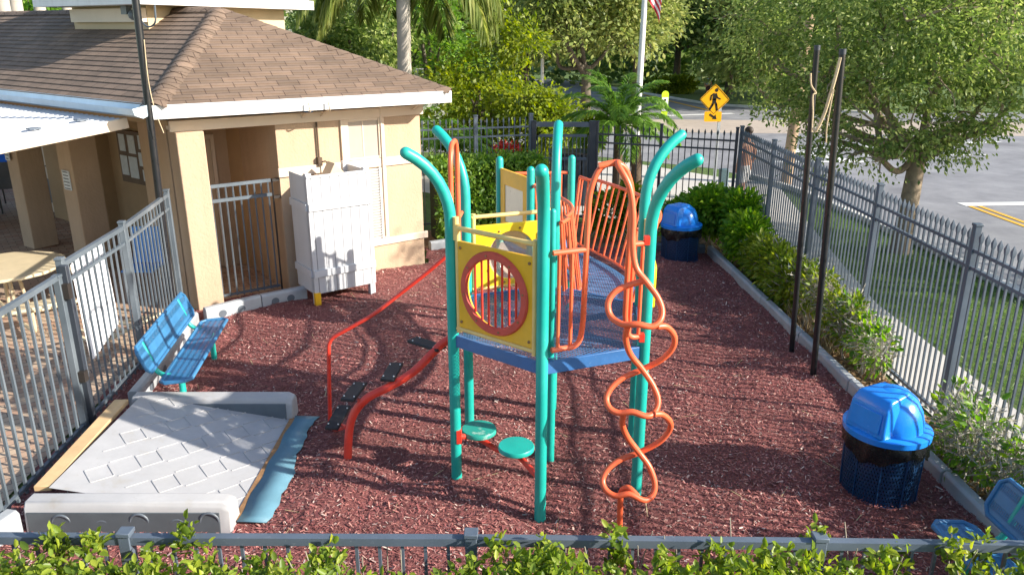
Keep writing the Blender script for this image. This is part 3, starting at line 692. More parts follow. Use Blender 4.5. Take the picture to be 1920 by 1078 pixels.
# ================================================================== PLAY STRUCTURE
HC = Vector((.31, 6.23, 0)); DZ = 1.36
hexv = [Vector((.22,5.32,0)), Vector((1.02,5.64,0)), Vector((1.13,6.60,0)), Vector((.40,7.13,0)), Vector((-.41,6.83,0)), Vector((-.47,5.88,0))]   # B, C1, C2, D, A2, A
play = thing('play_structure', 'colourful playground climber with teal posts, orange loops and yellow panels', 'playground structure', HC)
for p in hexv:
    rd = (p-HC).normalized(); pts = [p+Vector((0,0,-.05)), p+Vector((0,0,1.2)), p+Vector((0,0,2.28))]
    R_ = .62
    for k in range(1, 9):
        a = radians(62)*k/8; pts.append(p+rd*(R_*(1-cos(a)))+Vector((0,0,2.28+R_*sin(a))))
    b = MB(); b.tube(pts, .045, 20, 'round'); part('post', b, TEAL, play)
b = MB(); b.tube([HC+Vector((.03,-.03,-.05)), HC+Vector((.03,-.03,1.28))], .036, 14); part('support_post', b, TEAL, play)
q = Vector((.29,5.44,0)); b = MB(); b.tube([q+Vector((0,0,1.3)), q+Vector((0,0,2.46))], .024, 12, 'round'); part('hand_post', b, TEAL, play)
b = MB(); b.poly([HC+(p-HC)*1.0+Vector((0,0,DZ)) for p in hexv]); dk = part('deck', b, BLUED, play, smooth=0)
b = MB()
for i in range(6):
    a, c = hexv[i]+Vector((0,0,DZ-.045)), hexv[(i+1) % 6]+Vector((0,0,DZ-.045)); b.beam(a, c, .03, .10)
for i in range(3): b.beam(hexv[i]+Vector((0,0,DZ-.05)), hexv[i+3]+Vector((0,0,DZ-.05)), .03, .05)
part('apron', b, BLUEP, dk, bevel=.004)
BP, C1P, C2P, DP, A2P, AP_ = hexv
def edgeframe(a, c):
    d = (c-a).normalized(); n = Vector((d.y, -d.x, 0)); m = (a+c)/2
    if n.dot(m-HC) < 0: n = -n
    return d, n
def plate_hole(b, c, d, n, wd, ht, r, th, cz, seg=48, mi=0, shift=0):
    """rectangular plate with a round hole; c = centre of hole at ground, cz its height"""
    up = Vector((0,0,1)); cen = c+up*cz; V = []
    def outer(a):
        x, z = cos(a), sin(a); k = min((wd/2)/max(abs(x), 1e-6), (ht/2)/max(abs(z), 1e-6)); return x*k, z*k
    angs = sorted(set([2*pi*i/seg for i in range(seg)]+[atan2(sz*ht/2, sx*wd/2) % (2*pi) for sx in (-1,1) for sz in (-1,1)]))
    m = len(angs)
    for s in (-1, 1):
        for a in angs:
            x, z = outer(a); V.append(cen+d*x+up*(z+shift)+n*s*th/2)
        for a in angs: V.append(cen+d*r*cos(a)+up*r*sin(a)+n*s*th/2)
    fs = []
    for i in range(m):
        j = (i+1) % m
        fs += [(i, j, m+j, m+i), (2*m+j, 2*m+i, 3*m+i, 3*m+j), (i, 2*m+i, 2*m+j, j), (m+j, 3*m+j, 3*m+i, m+i)]
    b.add(V, fs, mi)
# ring panel A-B
d, n = edgeframe(AP_, BP); mid = (AP_+BP)/2; wl = (BP-AP_).length-.13
b = MB(); plate_hole(b, mid, d, n, wl, .70, .275, .028, 1.80, shift=0); pn = part('ring_panel', b, YEL, play, bevel=.006)
b = MB(); ring = [mid+Vector((0,0,1.80))+n*.022+(d*cos(a)+Vector((0,0,1))*sin(a))*.293 for a in np.linspace(0, 2*pi, 48, endpoint=False)]
V = []; fs = []
for i, a in enumerate(np.linspace(0, 2*pi, 56, endpoint=False)):
    e = d*cos(a)+Vector((0,0,1))*sin(a); c0 = mid+Vector((0,0,1.80))
    V += [c0+e*.262+n*.016, c0+e*.272+n*.036, c0+e*.318+n*.036, c0+e*.328+n*.016]
for i in range(56):
    j = (i+1) % 56
    for k in range(3): fs.append((i*4+k, i*4+k+1, j*4+k+1, j*4+k))
b.add(V, fs); rg = part('ring', b, CORAL, pn)
b = MB()
for k in range(7):
    x = -.20+.0667*k; h = math.sqrt(.275**2-x*x); c0 = mid+d*x+Vector((0,0,1.80)); b.tube([c0+Vector((0,0,-h)), c0+Vector((0,0,h))], .009, 8)
part('bars', b, RED, rg)
b = MB()
for a in np.linspace(.2, 2*pi+.2, 9)[:-1]: c0 = mid+Vector((0,0,1.80))+(d*cos(a)+Vector((0,0,1))*sin(a))*.295+n*.037; b.ball(c0, .009, 8)
for sx in (-1,1):
    for sz in (-1,1): b.ball(mid+d*sx*(wl/2-.045)+Vector((0,0,1.80+sz*.30))+n*.016, .013, 8)
part('bolts', b, RUST, pn)
def yellow_rails(a, c, zs, offs, mats=CREAMY):
    b = MB(); d, n = edgeframe(a, c); o = n*offs
    for z in zs: b.tube([a+d*.05+o+Vector((0,0,z)), c-d*.05+o+Vector((0,0,z))], .019, 12)
    for p in (a+d*.07, c-d*.07): b.tube([p+o+Vector((0,0,min(zs)-.03)), p+o+Vector((0,0,max(zs)+.03))], .021, 10)
    return part('guard_rail', b, mats, play)
yellow_rails(AP_, BP, (2.245, 1.43), .0)
b = MB(); b.tube([AP_+d*.055+Vector((0,0,2.15)), AP_+d*.055+Vector((0,0,2.33))], .024, 10); part('rail_clamp', b, CREAMY, play)
# bubble panel D-A2
d, n = edgeframe(DP, A2P); mid = (DP+A2P)/2; wl = (DP-A2P).length-.12
b = MB(); plate_hole(b, mid, d, n, wl, .60, .225, .028, 1.71); pn = part('bubble_panel', b, LEMON, play, bevel=.006)
b = MB(); V = []; fs = []
for i in range(9):
    t_ = pi/2*i/8
    for k in range(32):
        a = 2*pi*k/32; V.append(mid+Vector((0,0,1.71))+(d*cos(a)+Vector((0,0,1))*sin(a))*max(.225*cos(t_), .002)+n*(.13*sin(t_)))
for i in range(8):
    for k in range(32): fs.append((i*32+k, i*32+(k+1) % 32, (i+1)*32+(k+1) % 32, (i+1)*32+k))
b.add(V, fs)
bm_, bnt, bp = newmat('clear_bubble'); bp.inputs['Base Color'].default_value = (.55,.47,.38,1); bp.inputs['Roughness'].default_value = .12
btr = N(bnt, 'BsdfTransparent'); bmx = N(bnt, 'MixShader'); bmx.inputs[0].default_value = .55
bnt.links.new(btr.outputs[0], bmx.inputs[1]); bnt.links.new(bp.outputs[0], bmx.inputs[2]); bnt.links.new(bmx.outputs[0], bnt.nodes['Material Output'].inputs[0])
part('bubble', b, bm_, pn)
b = MB()
for a in np.linspace(.3, 2*pi+.3, 9)[:-1]: b.ball(mid+Vector((0,0,1.71))+(d*cos(a)+Vector((0,0,1))*sin(a))*.262-n*.016, .011, 8)
part('bolts', b, RUST, pn)
yellow_rails(DP, A2P, (2.09, 1.42), 0)
# outward bulging panel C1-C2
d, n = edgeframe(C1P, C2P); mid = (C1P+C2P)/2; L = (C2P-C1P).length
b = MB(); b.box(mid+n*.02+Vector((0,0,1.72)), (.028, L-.12, .66), Matrix((n, d, Vector((0,0,1)))).transposed()); pn = part('side_panel', b, YEL, play, bevel=.008)
b = MB(); b.box(mid+n*.05+Vector((0,0,1.78)), (.05, L-.34, .34), Matrix((n, d, Vector((0,0,1)))).transposed()); part('raised_panel', b, LEMON, pn, bevel=.015)
yellow_rails(C1P, C2P, (2.12, 1.42), .02)
# front arch between B and C1 with side grips
d, n = edgeframe(BP, C1P); L = (C1P-BP).length; o = n*.05
def e(s, z, k=0.0): return BP+d*s+o+n*k+Vector((0,0,z))
b = MB()
sL, sR = .30, .66
b.tube(fillet([e(.05,1.47), e(sL-.03,1.47), e(sL,1.62), e(sL+.02,2.62), e(sL+.10,2.80), e(sR-.08,2.80), e(sR,2.62), e(sR-.01,1.62), e(sR+.03,1.47), e(L-.05,1.47)], .12, 6), .021, 12)
for z in (2.20,): b.tube([e(.05,z), e(sL+.01,z)], .020, 10); b.tube([e(sR,z), e(L-.05,z)], .020, 10)
for s_ in (.10, .20): b.tube([e(s_,1.47), e(s_,2.20)], .014, 8)
for s_ in (L-.17, L-.09): b.tube([e(s_,1.47), e(s_,2.20)], .014, 8)
part('entry_arch', b, ORANGE, play)
b = MB(); b.box(e(L-.06,2.22), (.04,.06,.06)); b.box(e(L-.06,1.46), (.04,.06,.06)); part('arch_clamp', b, RED, play)
# looping tube climber in front of the arch
def cl(px, py, Y): return at(px, py, Y)
Yc = 5.30
b = MB(); rT = .0225
main = [e(sL+.08,2.79,.01), e(sL+.20,2.81,.04), cl(1160,312,5.38), cl(1180,350,5.33), cl(1187,400,5.31), cl(1186,455,5.30), cl(1192,500,5.28), cl(1212,528,5.25), cl(1232,556,5.22), cl(1241,580,5.18), cl(1238,600,5.13), cl(1222,612,5.10), cl(1195,608,5.10), cl(1168,608,5.14), cl(1146,594,5.22), cl(1140,570,5.26), cl(1152,548,5.29), cl(1178,535,5.30), cl(1206,527,5.28)]
b.tube(smoothpath(main, 6), rT, 12)
def fig8(cx_top, y0, cross, lob_l, lob_r, ybot, ytopL):
    pass
k1 = [cl(1232,612,5.12), cl(1250,613,5.16), cl(1264,630,5.20), cl(1261,652,5.24), cl(1240,674,5.27), cl(1205,692,5.30), cl(1168,708,5.28), cl(1145,728,5.24), cl(1137,748,5.20), cl(1144,766,5.15), cl(1162,774,5.12), cl(1186,772,5.10), cl(1212,780,5.09), cl(1228,772,5.13), cl(1234,750,5.18), cl(1224,722,5.22), cl(1204,692,5.245), cl(1182,664,5.23), cl(1173,636,5.18), cl(1176,613,5.13)]
b.tube(smoothpath(k1, 6), rT, 12)
k2 = [cl(1226,776,5.10), cl(1242,777,5.14), cl(1256,790,5.18), cl(1255,806,5.22), cl(1236,828,5.25), cl(1200,847,5.27), cl(1162,862,5.25), cl(1139,880,5.22), cl(1130,900,5.18), cl(1136,918,5.13), cl(1154,929,5.09), cl(1180,926,5.07), cl(1206,937,5.06), cl(1222,930,5.10), cl(1228,908,5.14), cl(1218,876,5.18), cl(1198,848,5.215), cl(1177,820,5.20), cl(1167,795,5.16), cl(1170,772,5.11)]
b.tube(smoothpath(k2, 6), rT, 12)
b.tube(smoothpath([cl(1196,930,5.07), cl(1178,914,5.12), cl(1165,922,5.15), cl(1163,945,5.16), cl(1162,975,5.165), cl(1162,1003,5.17)], 5), rT, 12)
part('loop_climber', b, ORANGE, play)
# side arch A-A2 (over the stepper)
d, n = edgeframe(A2P, AP_); L = (AP_-A2P).length
def e2(s, z, k=0.0): return AP_-d*s+n*(.03+k)+Vector((0,0,z))
b = MB()
b.tube(fillet([e2(.06,1.46), e2(.24,1.46), e2(.26,1.6), e2(.28,2.70), e2(.36,2.82), e2(.60,2.82), e2(.68,2.70), e2(.68,1.6), e2(.72,1.46), e2(L-.05,1.46)], .10, 6), .021, 12)
for z in (2.15,): b.tube([e2(.05,z), e2(.27,z)], .018, 10); b.tube([e2(.68,z), e2(L-.05,z)], .018, 10)
part('side_arch', b, ORANGE, play)
# stepper beam with rubber treads and handrail
bp_ = [(652,872,0,6.2)]
path = [V3(-1.47,6.2,-.05), at(653,830,6.2), at(657,795,6.2), at(668,768,6.2), at(692,744,6.2), at(735,722,6.22), at(775,697,6.25), at(805,668,6.28), at(828,645,6.3), at(850,628,6.3), V3(-.43,6.32,1.34)]
b = MB(); b.tube(smoothpath(path, 6), .037, 16); st = part('stepper_beam', b, RED, play)
def tread(c, yaw, pitch, roll):
    R = Matrix.Rotation(yaw, 3, 'Z') @ Matrix.Rotation(pitch, 3, 'X') @ Matrix.Rotation(roll, 3, 'Y'); b = MB(); b.box(c, (.125, .36, .028), R); o_ = part('tread', b, RUB, st, bevel=.008)
    b = MB()
    for sx in (-.045,.045):
        for sy in (-.125,.125): b.ball(Vector(c)+R @ Vector((sx, sy, .016)), .0085, 8)
    part('bolts', b, BOLT, o_); return R
for (px, py, Y, yaw, pit, rol) in ((800,645,6.40,radians(52),0,radians(0)), (735,697,6.36,radians(-5),0,0), (664,734,6.34,radians(-9),0,0), (634,782,6.42,radians(-8),radians(8),0)):
    c = at(px, py, Y); tread(c, yaw, pit, rol)
b = MB()
for (px, py, Y, qx, qy, qY) in ((808,652,6.36,812,668,6.28),(742,712,6.3,742,722,6.22),(672,750,6.28,690,750,6.2),(636,795,6.36,655,800,6.2)): b.tube([at(px,py,Y), at(qx,qy,qY)], .014, 8)
part('tread_bracket', b, RED, st)
b = MB(); b.tube(fillet([at(842,476,6.80), at(800,512,6.82), at(700,590,6.85), at(616,637,6.87), at(617,700,6.87), at(619,798,6.87)], .08, 5), .019, 12); b.tube(smoothpath([at(619,798,6.87), at(628,806,6.7), at(650,800,6.2)], 5), .016, 8); part('handrail', b, RED, play)
# stools on a bent pipe between A and B
b = MB(); b.tube(smoothpath([AP_+Vector((.02,-.02,.46)), V3(-.28,5.99,.36), V3(-.12,5.86,.33), V3(.03,5.74,.36), BP+Vector((-.02,.04,.38))], 5), .024, 10); b.box(AP_+Vector((.03,-.02,.46)), (.04,.06,.12)); part('stool_pipe', b, RED, play)
def stool(c, mat):
    b = MB(); b.lathe([(.002,0),(.135,0),(.148,.012),(.150,.035),(.142,.048),(.002,.052)], c, 36); return part('stool', b, mat, play)
stool((-.28,6.0,.41), TEALW); stool((.035,5.73,.40), TEAL)
# bridge to the far deck
ctr_ = smoothpath([(.75,6.86,0),(.93,7.3,0),(.97,7.75,0),(.88,8.2,0),(.70,8.65,0),(.47,9.15,0)], 8); BZ = 1.16
Tn = [(ctr_[min(i+1,len(ctr_)-1)]-ctr_[max(i-1,0)]).normalized() for i in range(len(ctr_))]; Nr = [Vector((t_.y,-t_.x,0)) for t_ in Tn]
V = []; fs = []; b = MB()
for p, r_ in zip(ctr_, Nr): V += [p-r_*.27+Vector((0,0,BZ)), p+r_*.27+Vector((0,0,BZ))]
for i in range(len(ctr_)-1): fs.append((2*i, 2*i+1, 2*i+3, 2*i+2))
b.add(V, fs); br = part('bridge', b, BLUEBR, play, smooth=0)
b = MB()
for s in (-1, 1): b.tube([p+r_*s*.275+Vector((0,0,BZ-.04)) for p, r_ in zip(ctr_, Nr)], .03, 8)
part('bridge_edge', b, BLUEP, br)
def bridge_rail(s, flare, bow):
    top = [p+r_*s*(.28+flare*(1 if 3 < i < len(ctr_)-4 else .5))+Vector((0,0,2.0)) for i, (p, r_) in enumerate(zip(ctr_, Nr))]
    bot = [p+r_*s*.28+Vector((0,0,BZ+.07)) for p, r_ in zip(ctr_, Nr)]
    b = MB(); b.tube(top, .020, 10); b.tube(bot, .016, 8)
    for i in range(1, len(top)-1, 2 if s < 0 else 2): b.tube([bot[i], top[i]], .0115, 8)
    for i in range(0, len(top), len(top)-1): b.tube([bot[i], top[i]], .016, 8)
    return part('bridge_rail', b, ORANGE, br)
bridge_rail(-1, .10, 0); bridge_rail(1, .18, 0)
# far deck
tri = [Vector((.21,8.80,0)), Vector((-.15,9.52,0)), Vector((.73,9.62,0))]
for p in tri: 
    b = MB(); b.tube([p+Vector((0,0,-.05)), p+Vector((0,0,2.17))], .045, 18, 'round'); part('post', b, TEAL, play)
b = MB(); b.prism([p+Vector((0,0,1.14)) for p in tri], (0,0,.02)); dk2 = part('deck', b, BLUED, play, smooth=0)
b = MB()
for i in range(3): b.beam(tri[i]+Vector((0,0,1.10)), tri[(i+1) % 3]+Vector((0,0,1.10)), .03, .10)
part('apron', b, BLUEP, dk2)
d = (tri[0]-tri[1]).normalized(); n = Vector((d.y,-d.x,0)); mid = (tri[0]+tri[1])/2; Rm = Matrix((d, n, Vector((0,0,1)))).transposed()
b = MB(); wl = (tri[0]-tri[1]).length-.11
b.box(mid+Vector((0,0,1.34)), (wl,.03,.22), Rm); b.box(mid+Vector((0,0,1.99)), (wl,.03,.18), Rm); b.box(mid-d*(wl/2-.055)+Vector((0,0,1.675)), (.11,.03,.45), Rm); b.box(mid+d*(wl/2-.055)+Vector((0,0,1.675)), (.11,.03,.45), Rm)
pn = part('window_panel', b, YEL, play); b = MB(); b.box(mid+Vector((0,0,1.675)), (wl-.22,.012,.45), Rm); part('pane', b, M('milky_pane', (.80,.70,.50), .3, .05, 3), pn)
b = MB(); a_, c_ = tri[1], tri[2]; dd = (c_-a_).normalized()
for z in (1.22, 2.0): b.tube([a_+dd*.05+Vector((0,0,z)), c_-dd*.05+Vector((0,0,z))], .02, 10)
for k in range(1, 7): p = a_.lerp(c_, k/7); b.tube([p+Vector((0,0,1.22)), p+Vector((0,0,2.0))], .0115, 8)
part('guard_rail', b, ORANGE, play)

# ================================================================== BORDER TIMBERS
def border(name, label, pts, h=.17, wd=.11, mat=GREYPL, seg=1.22, ho=False):
    t = thing(name, label, 'border', (*pts[0], 0))
    for i in range(len(pts)-1):
        a, c = Vector((*pts[i], 0)), Vector((*pts[i+1], 0)); L = (c-a).length; n = max(1, round(L/seg)); d = (c-a)/L; nn = Vector((-d.y,d.x,0))
        for k in range(n):
            p, q = a+d*(L*k/n+.006), a+d*(L*(k+1)/n-.006); b = MB(); w0 = rng.uniform(-.006,.006)
            sec_ = [(-wd/2,-.03),(-wd/2,h*.86),(-wd*.3,h),(wd*.3,h),(wd/2,h*.86),(wd/2,-.03)]
            V = [p+nn*(x+w0)+Vector((0,0,z)) for x, z in sec_]+[q+nn*(x-w0)+Vector((0,0,z)) for x, z in sec_]
            b.add(V, [(i_, (i_+1) % 6, 6+(i_+1) % 6, 6+i_) for i_ in range(6)]+[(5,4,3,2,1,0),(6,7,8,9,10,11)])
            s_ = part('timber', b, mat, t, bevel=.008)
            if ho:
                b = MB()
                for f_ in (.28, .62):
                    c0 = p.lerp(q, f_)-nn*(wd/2+.004)+Vector((0,0,h*.45)); V = [c0]+[c0+d*.055*cos(x)+Vector((0,0,1))*.05*sin(x) for x in np.linspace(0,2*pi,20,endpoint=False)]
                    b.add(V, [(0,1+j,1+(j+1) % 20) for j in range(20)])
                part('hole_shade', b, GREYDK, s_)  # flat dark discs, the shade inside the round holes as colour
    return t
border('right_border', 'long grey plastic border between the red mulch and the right shrubs', [(3.74,2.4),(3.66,5.8),(3.60,7.6),(3.48,10.3),(3.37,12.95)])
border('back_border', 'dark grey plastic border behind the far trash can', [(3.30,13.02),(2.25,13.12)], mat=GREYDK)
border('column_border', 'grey plastic border with round holes from the column to the white screen', [(-4.02,9.68),(-3.45,10.22),(-2.92,10.62)], h=.22, ho=True)
border('hedge_border', 'short grey border with a round hole below the clipped hedge', [(-1.42,13.1),(-.3,13.75),(.7,13.9)], h=.2, ho=True)
border('fence_border', 'grey plastic border along the patio fence behind the bench', [(-3.84,7.25),(-3.95,8.5),(-4.12,9.6)], h=.2, ho=True)
border('corner_border', 'pale grey border end in the corner between gate and ramp', [(-4.05,4.3),(-3.84,5.22)], h=.19, wd=.14)

# ================================================================== RAMP
t = thing('access_ramp', 'pale grey plastic wheelchair ramp with diamond tread and raised side walls', 'ramp', (-3.0,6.2,0))
nx, ny = 24, 24; b = MB()
def rz(x): return .02+.25*max(0, min(1, (-2.18-x)/1.45))
V = []; fs = []
for i in range(nx+1):
    for j in range(ny+1):
        x = -3.63+1.45*i/nx; y = 5.38+1.62*j/ny; V.append((x, y, rz(x)))
for i in range(nx):
    for j in range(ny): a = i*(ny+1)+j; fs.append((a, a+ny+1, a+ny+2, a+1))
b.add(V, fs); b.prism([(-3.63,5.38,-.02),(-2.18,5.38,-.02),(-2.18,7.0,-.02),(-3.63,7.0,-.02)], (0,0,.02)); part('ramp_surface', b, RAMP, t)
b = MB()                                                     # raised diamond tread ribs
for r0 in range(5):
    for c0 in range(5):
        x0 = -3.50+.27*c0; y0 = 5.52+.31*r0
        P = [(x0+.12,y0),(x0+.24,y0+.14),(x0+.12,y0+.28),(x0,y0+.14)]
        for k in ((0,1),(1,2),(2,3),(3,0)) if (r0+c0) % 2 == 0 else ((0,1),(2,3)):
            p, q = P[k[0]], P[k[1]]; b.beam((p[0],p[1],rz(p[0])+.003), (q[0],q[1],rz(q[0])+.003), .011, .008)
part('tread_pattern', b, RAMP, t, bevel=.003)
def sidewall(y0, y1, name):
    b = MB(); sec_ = [(y0-.02,-.02),(y0,.20),(y0+.03,.245),(y1-.03,.245),(y1,.20),(y1+.02,-.02)]
    P = [(-3.74, s) for s in sec_]; xs = [-3.76,-3.74,-2.22,-2.16]; V = []
    for x, k in ((-3.74,1),(-2.22,1),(-2.16,.86)):
        for (y, z) in sec_: V.append((x, y, z*k if z > 0 else z))
    fs = [(i*6+k, i*6+(k+1) % 6, (i+1)*6+(k+1) % 6, (i+1)*6+k) for i in range(2) for k in range(6)]+[(5,4,3,2,1,0),(12,13,14,15,16,17)]
    b.add(V, fs); return part(name, b, RAMP, t, bevel=.012)
w1 = sidewall(5.20, 5.38, 'side_wall'); w2 = sidewall(7.0, 7.18, 'side_wall')
b = MB(); b.box((-2.95,5.188,.09), (1.42,.006,.17)); 
part('shadow_face', b, GREYDK, w1) if False else None
b = MB()
for i, (x, h_) in enumerate(((-3.46,.15),(-3.15,.10),(-2.86,.16),(-2.57,.11),(-2.32,.17))):
    V = []; k = 12
    out = [(x-.07, .0)]+[(x-.07*cos(a), h_-.07+.07*sin(a)) for a in np.linspace(0, pi, k)]+[(x+.07, 0)]
    path = [Vector((p[0], 5.182+.07*0+ .02*(1-p[1]/.2), p[1])) for p in out]; b.tube(path, .010, 8)
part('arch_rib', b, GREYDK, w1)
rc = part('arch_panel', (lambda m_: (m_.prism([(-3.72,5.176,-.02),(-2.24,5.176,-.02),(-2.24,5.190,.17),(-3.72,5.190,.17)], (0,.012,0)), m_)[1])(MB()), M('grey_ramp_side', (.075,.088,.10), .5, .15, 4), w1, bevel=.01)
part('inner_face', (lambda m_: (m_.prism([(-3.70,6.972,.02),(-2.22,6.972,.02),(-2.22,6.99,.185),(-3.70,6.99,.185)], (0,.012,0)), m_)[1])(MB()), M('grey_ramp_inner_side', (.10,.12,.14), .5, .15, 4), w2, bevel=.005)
b = MB(); b.beam((-2.165,5.3,.022), (-2.165,7.0,.022), .05, .02); part('worn_edge', b, RUST, t)
t2 = thing('plank', 'raw pine plank lying along the fence beside the ramp', 'plank', (-3.75,6.1,0)); b = MB(); b.beam((-3.71,5.42,.235), (-3.80,6.95,.235), .13, .045); part('board', b, PLANK, t2, bevel=.004)
t2 = thing('rubber_mat', 'teal blue rubber strip lying on the mulch at the foot of the ramp', 'mat', (-2.0,6.1,0))
b = MB(); L_ = []; R_ = []
for k in range(23):
    y = 5.28+1.76*k/22; L_.append((-2.15+.01*sin(k), y, .035)); R_.append((-1.92+.014*sin(k*.9)+.010*sin(k*2.3)+.03*sin(k*.28), y, .026))
b.add([p for k in range(23) for p in (L_[k], R_[k])], [(2*k, 2*k+1, 2*k+3, 2*k+2) for k in range(22)])
o = part('mat', b, MAT, t2); sm = o.modifiers.new('thick', 'SOLIDIFY'); sm.thickness = .008

# ================================================================== BENCHES (local: along +Y, back on -X, front +X)
t = thing('park_bench', 'blue slotted metal bench with teal legs in front of the patio fence', 'bench', (-3.37,7.80,0), 'blue benches at the play area edge', radians(7.5)); bench = t
Lb = 1.72
def slab(b, x0, z0, x1, z1, th, rim=.03):
    a, c = Vector((x0,0,z0)), Vector((x1,0,z1)); d = (c-a).normalized(); nn = Vector((-d.z,0,d.x))
    P = [(-Lb/2+.04, 0),(-Lb/2, .04),(-Lb/2,1-.04)]; L = (c-a).length
    b.prism([a+d*s+Vector((0,y,0)) for (s, y) in ((0,-Lb/2+.05),(.05,-Lb/2),(L-.05,-Lb/2),(L,-Lb/2+.05),(L,Lb/2-.05),(L-.05,Lb/2),(.05,Lb/2),(0,Lb/2-.05))], nn*th)
def rimtube(b, x0, z0, x1, z1, r=.016):
    a, c = Vector((x0,0,z0)), Vector((x1,0,z1)); d = (c-a).normalized(); L = (c-a).length
    b.tube([a+d*s+Vector((0,y,0)) for (s, y) in ((0,-Lb/2+.05),(.05,-Lb/2),(L-.05,-Lb/2),(L,-Lb/2+.05),(L,Lb/2-.05),(L-.05,Lb/2),(.05,Lb/2),(0,Lb/2-.05))], r, 8, closed=True)
b = MB(); slab(b, -.14, .43, .15, .45, .006); se = part('seat', b, BENCHS, t, local=True, smooth=0); b = MB(); rimtube(b, -.14, .432, .15, .452, .02); part('rim', b, BENCHB, se, local=True)
b = MB(); slab(b, -.215, .53, -.32, .80, .006); ba = part('backrest', b, BENCHS, t, local=True, smooth=0); b = MB(); rimtube(b, -.215, .532, -.32, .80, .018); part('rim', b, BENCHB, ba, local=True)
for y in (-Lb/2+.22, Lb/2-.22):
    b = MB(); b.tube([(0,y,-.05),(0,y,.41)], .032, 12); b.tube(smoothpath([(.12,y,.425),(0,y,.41),(-.16,y,.43),(-.235,y,.50),(-.27,y,.62),(-.33,y,.79)], 5), .024, 10); part('leg', b, TEAL, t, local=True)
dup(bench, (3.08,3.82,0), radians(180+3), 'blue slotted metal bench in the front right corner by the border')

# ================================================================== TRASH CANS
t = thing('trash_can', 'blue domed trash can with hanging black bin liner in the foreground right', 'trash can', (3.05,5.74,0), 'blue domed trash cans'); can = t
b = MB(); b.lathe([(.285,.03),(.295,.3),(.30,.575)], seg=40); body = part('body', b, CANM, t, local=True)
b = MB()
for z, r in ((.03,.289),(.575,.303)): b.tube([(r*cos(a), r*sin(a), z) for a in np.linspace(0,2*pi,40,endpoint=False)], .012, 8, closed=True)
for k in range(10): a = 2*pi*k/10; b.tube([(.29*cos(a),.29*sin(a),.03),(.303*cos(a),.303*sin(a),.575)], .006, 6)
part('hoop', b, CANR, body, local=True)
b = MB(); prof = []; V = []; fs = []; sg = 64
for i, (r, z) in enumerate([(.300,.60),(.308,.58),(.316,.52),(.319,.44),(.313,.42),(.287,.44),(.275,.08),(.02,.06)]):
    for k in range(sg):
        a = 2*pi*k/sg; wv = (.010*sin(9*a+i)+.006*sin(23*a+2*i)) if 1 < i < 5 else (.008*sin(11*a+i) if i >= 5 else 0); zz = z+(.035*sin(3*a+.8)+.012*sin(13*a) if i in (3,4) else 0); V.append(((r+wv)*cos(a),(r+wv)*sin(a),zz))
for i in range(7):
    for k in range(sg): fs.append((i*sg+k, i*sg+(k+1) % sg, (i+1)*sg+(k+1) % sg, (i+1)*sg+k))
b.add(V, fs); part('liner', b, BAG, t, local=True)
b = MB(); b.lathe([(.305,.55),(.325,.555),(.328,.60),(.30,.615),(.262,.62),(.255,.675),(.235,.755),(.19,.84),(.12,.895),(.05,.918),(.002,.923)], seg=44); lid = part('lid', b, LID, t, local=True)
b = MB()                                                      # hooded opening facing -X
prof = [(-.265,.585),(-.245,.80),(-.20,.905),(.02,.925)]
b.add([(-.285,-.175,.617),(-.255,-.165,.83),(-.20,-.150,.90),(.03,-.12,.915),(.03,-.20,.62),(-.285,.175,.617),(-.255,.165,.83),(-.20,.150,.90),(.03,.12,.915),(.03,.20,.62)],
      [(0,1,6,5),(1,2,7,6),(2,3,8,7),(0,4,3,2,1),(5,6,7,8,9)])
hd = part('hood', b, LID, lid, local=True, bevel=.02, smooth=50)
b = MB(); b.prism([(-.286,-.135,.645),(-.286,.135,.645),(-.262,.13,.80),(-.262,-.13,.80)], (-.008,0,0)); part('flap', b, LID, hd, local=True, bevel=.004)
can.scale = (1.03, 1.03, 1.05); can.rotation_euler = (0, 0, radians(28))
dup(can, (2.78,12.62,0), radians(32), 'blue domed trash can at the far end beside the green shrubs')

# ================================================================== POLES AND ROPES
def pole(label, base, top, r):
    t = thing('pole', label, 'pole', base); b = MB(); b.tube([Vector(base)+Vector((0,0,-.05)), top], r, 14); part('shaft', b, BLACKP, t)
    b = MB(); dd = (Vector(top)-Vector(base)).normalized(); b.tube([Vector(top), Vector(top)+dd*.05], r*1.08, 14); b.tube([Vector(top)-dd*.22+Vector((-.05,0,0)), Vector(top)-dd*.22+Vector((.05,0,0))], .008, 6); part('cap', b, FENCED, t); return t
pA = pole('thin black pole right of the climber, farther of the two by the border', (3.30,8.60,0), (3.19,8.62,3.46), .031)
pB = pole('thin black pole right of the climber, nearer of the two by the border', (3.32,7.95,0), (3.20,7.97,3.44), .033)
pC = pole('tall thick black pole rising past the roof corner beside the patio fence', (-4.40,9.62,0), tuple(at(247,-60,9.75)), .045)
def rope(label, pts, r):
    t = thing('rope', label, 'rope', pts[0]); b = MB(); b.tube(smoothpath(pts, 5), r, 6); part('strand', b, ROPE, t); return t
rope('thick frayed tan rope hanging from the nearer right pole', [at(1576,108,7.95), at(1565,150,7.95), at(1556,180,7.96), at(1545,215,7.97), at(1530,245,7.98), at(1524,240,8.0)], .016)
rope('thin straight tan cord hanging down beside the nearer right pole', [at(1563,168,7.93), at(1556,205,7.93), at(1550,240,7.93), at(1549,268,7.93)], .007)
rope('grey cord looped on the farther right pole', [at(1520,138,8.6), at(1521,160,8.58), at(1530,175,8.58), at(1524,180,8.57), at(1524,215,8.57), at(1522,248,8.57)], .009)
rope('pale cord hanging beside the tall left pole', [at(270,75,9.7), at(278,150,9.66), at(290,205,9.62), at(307,250,9.6)], .006)

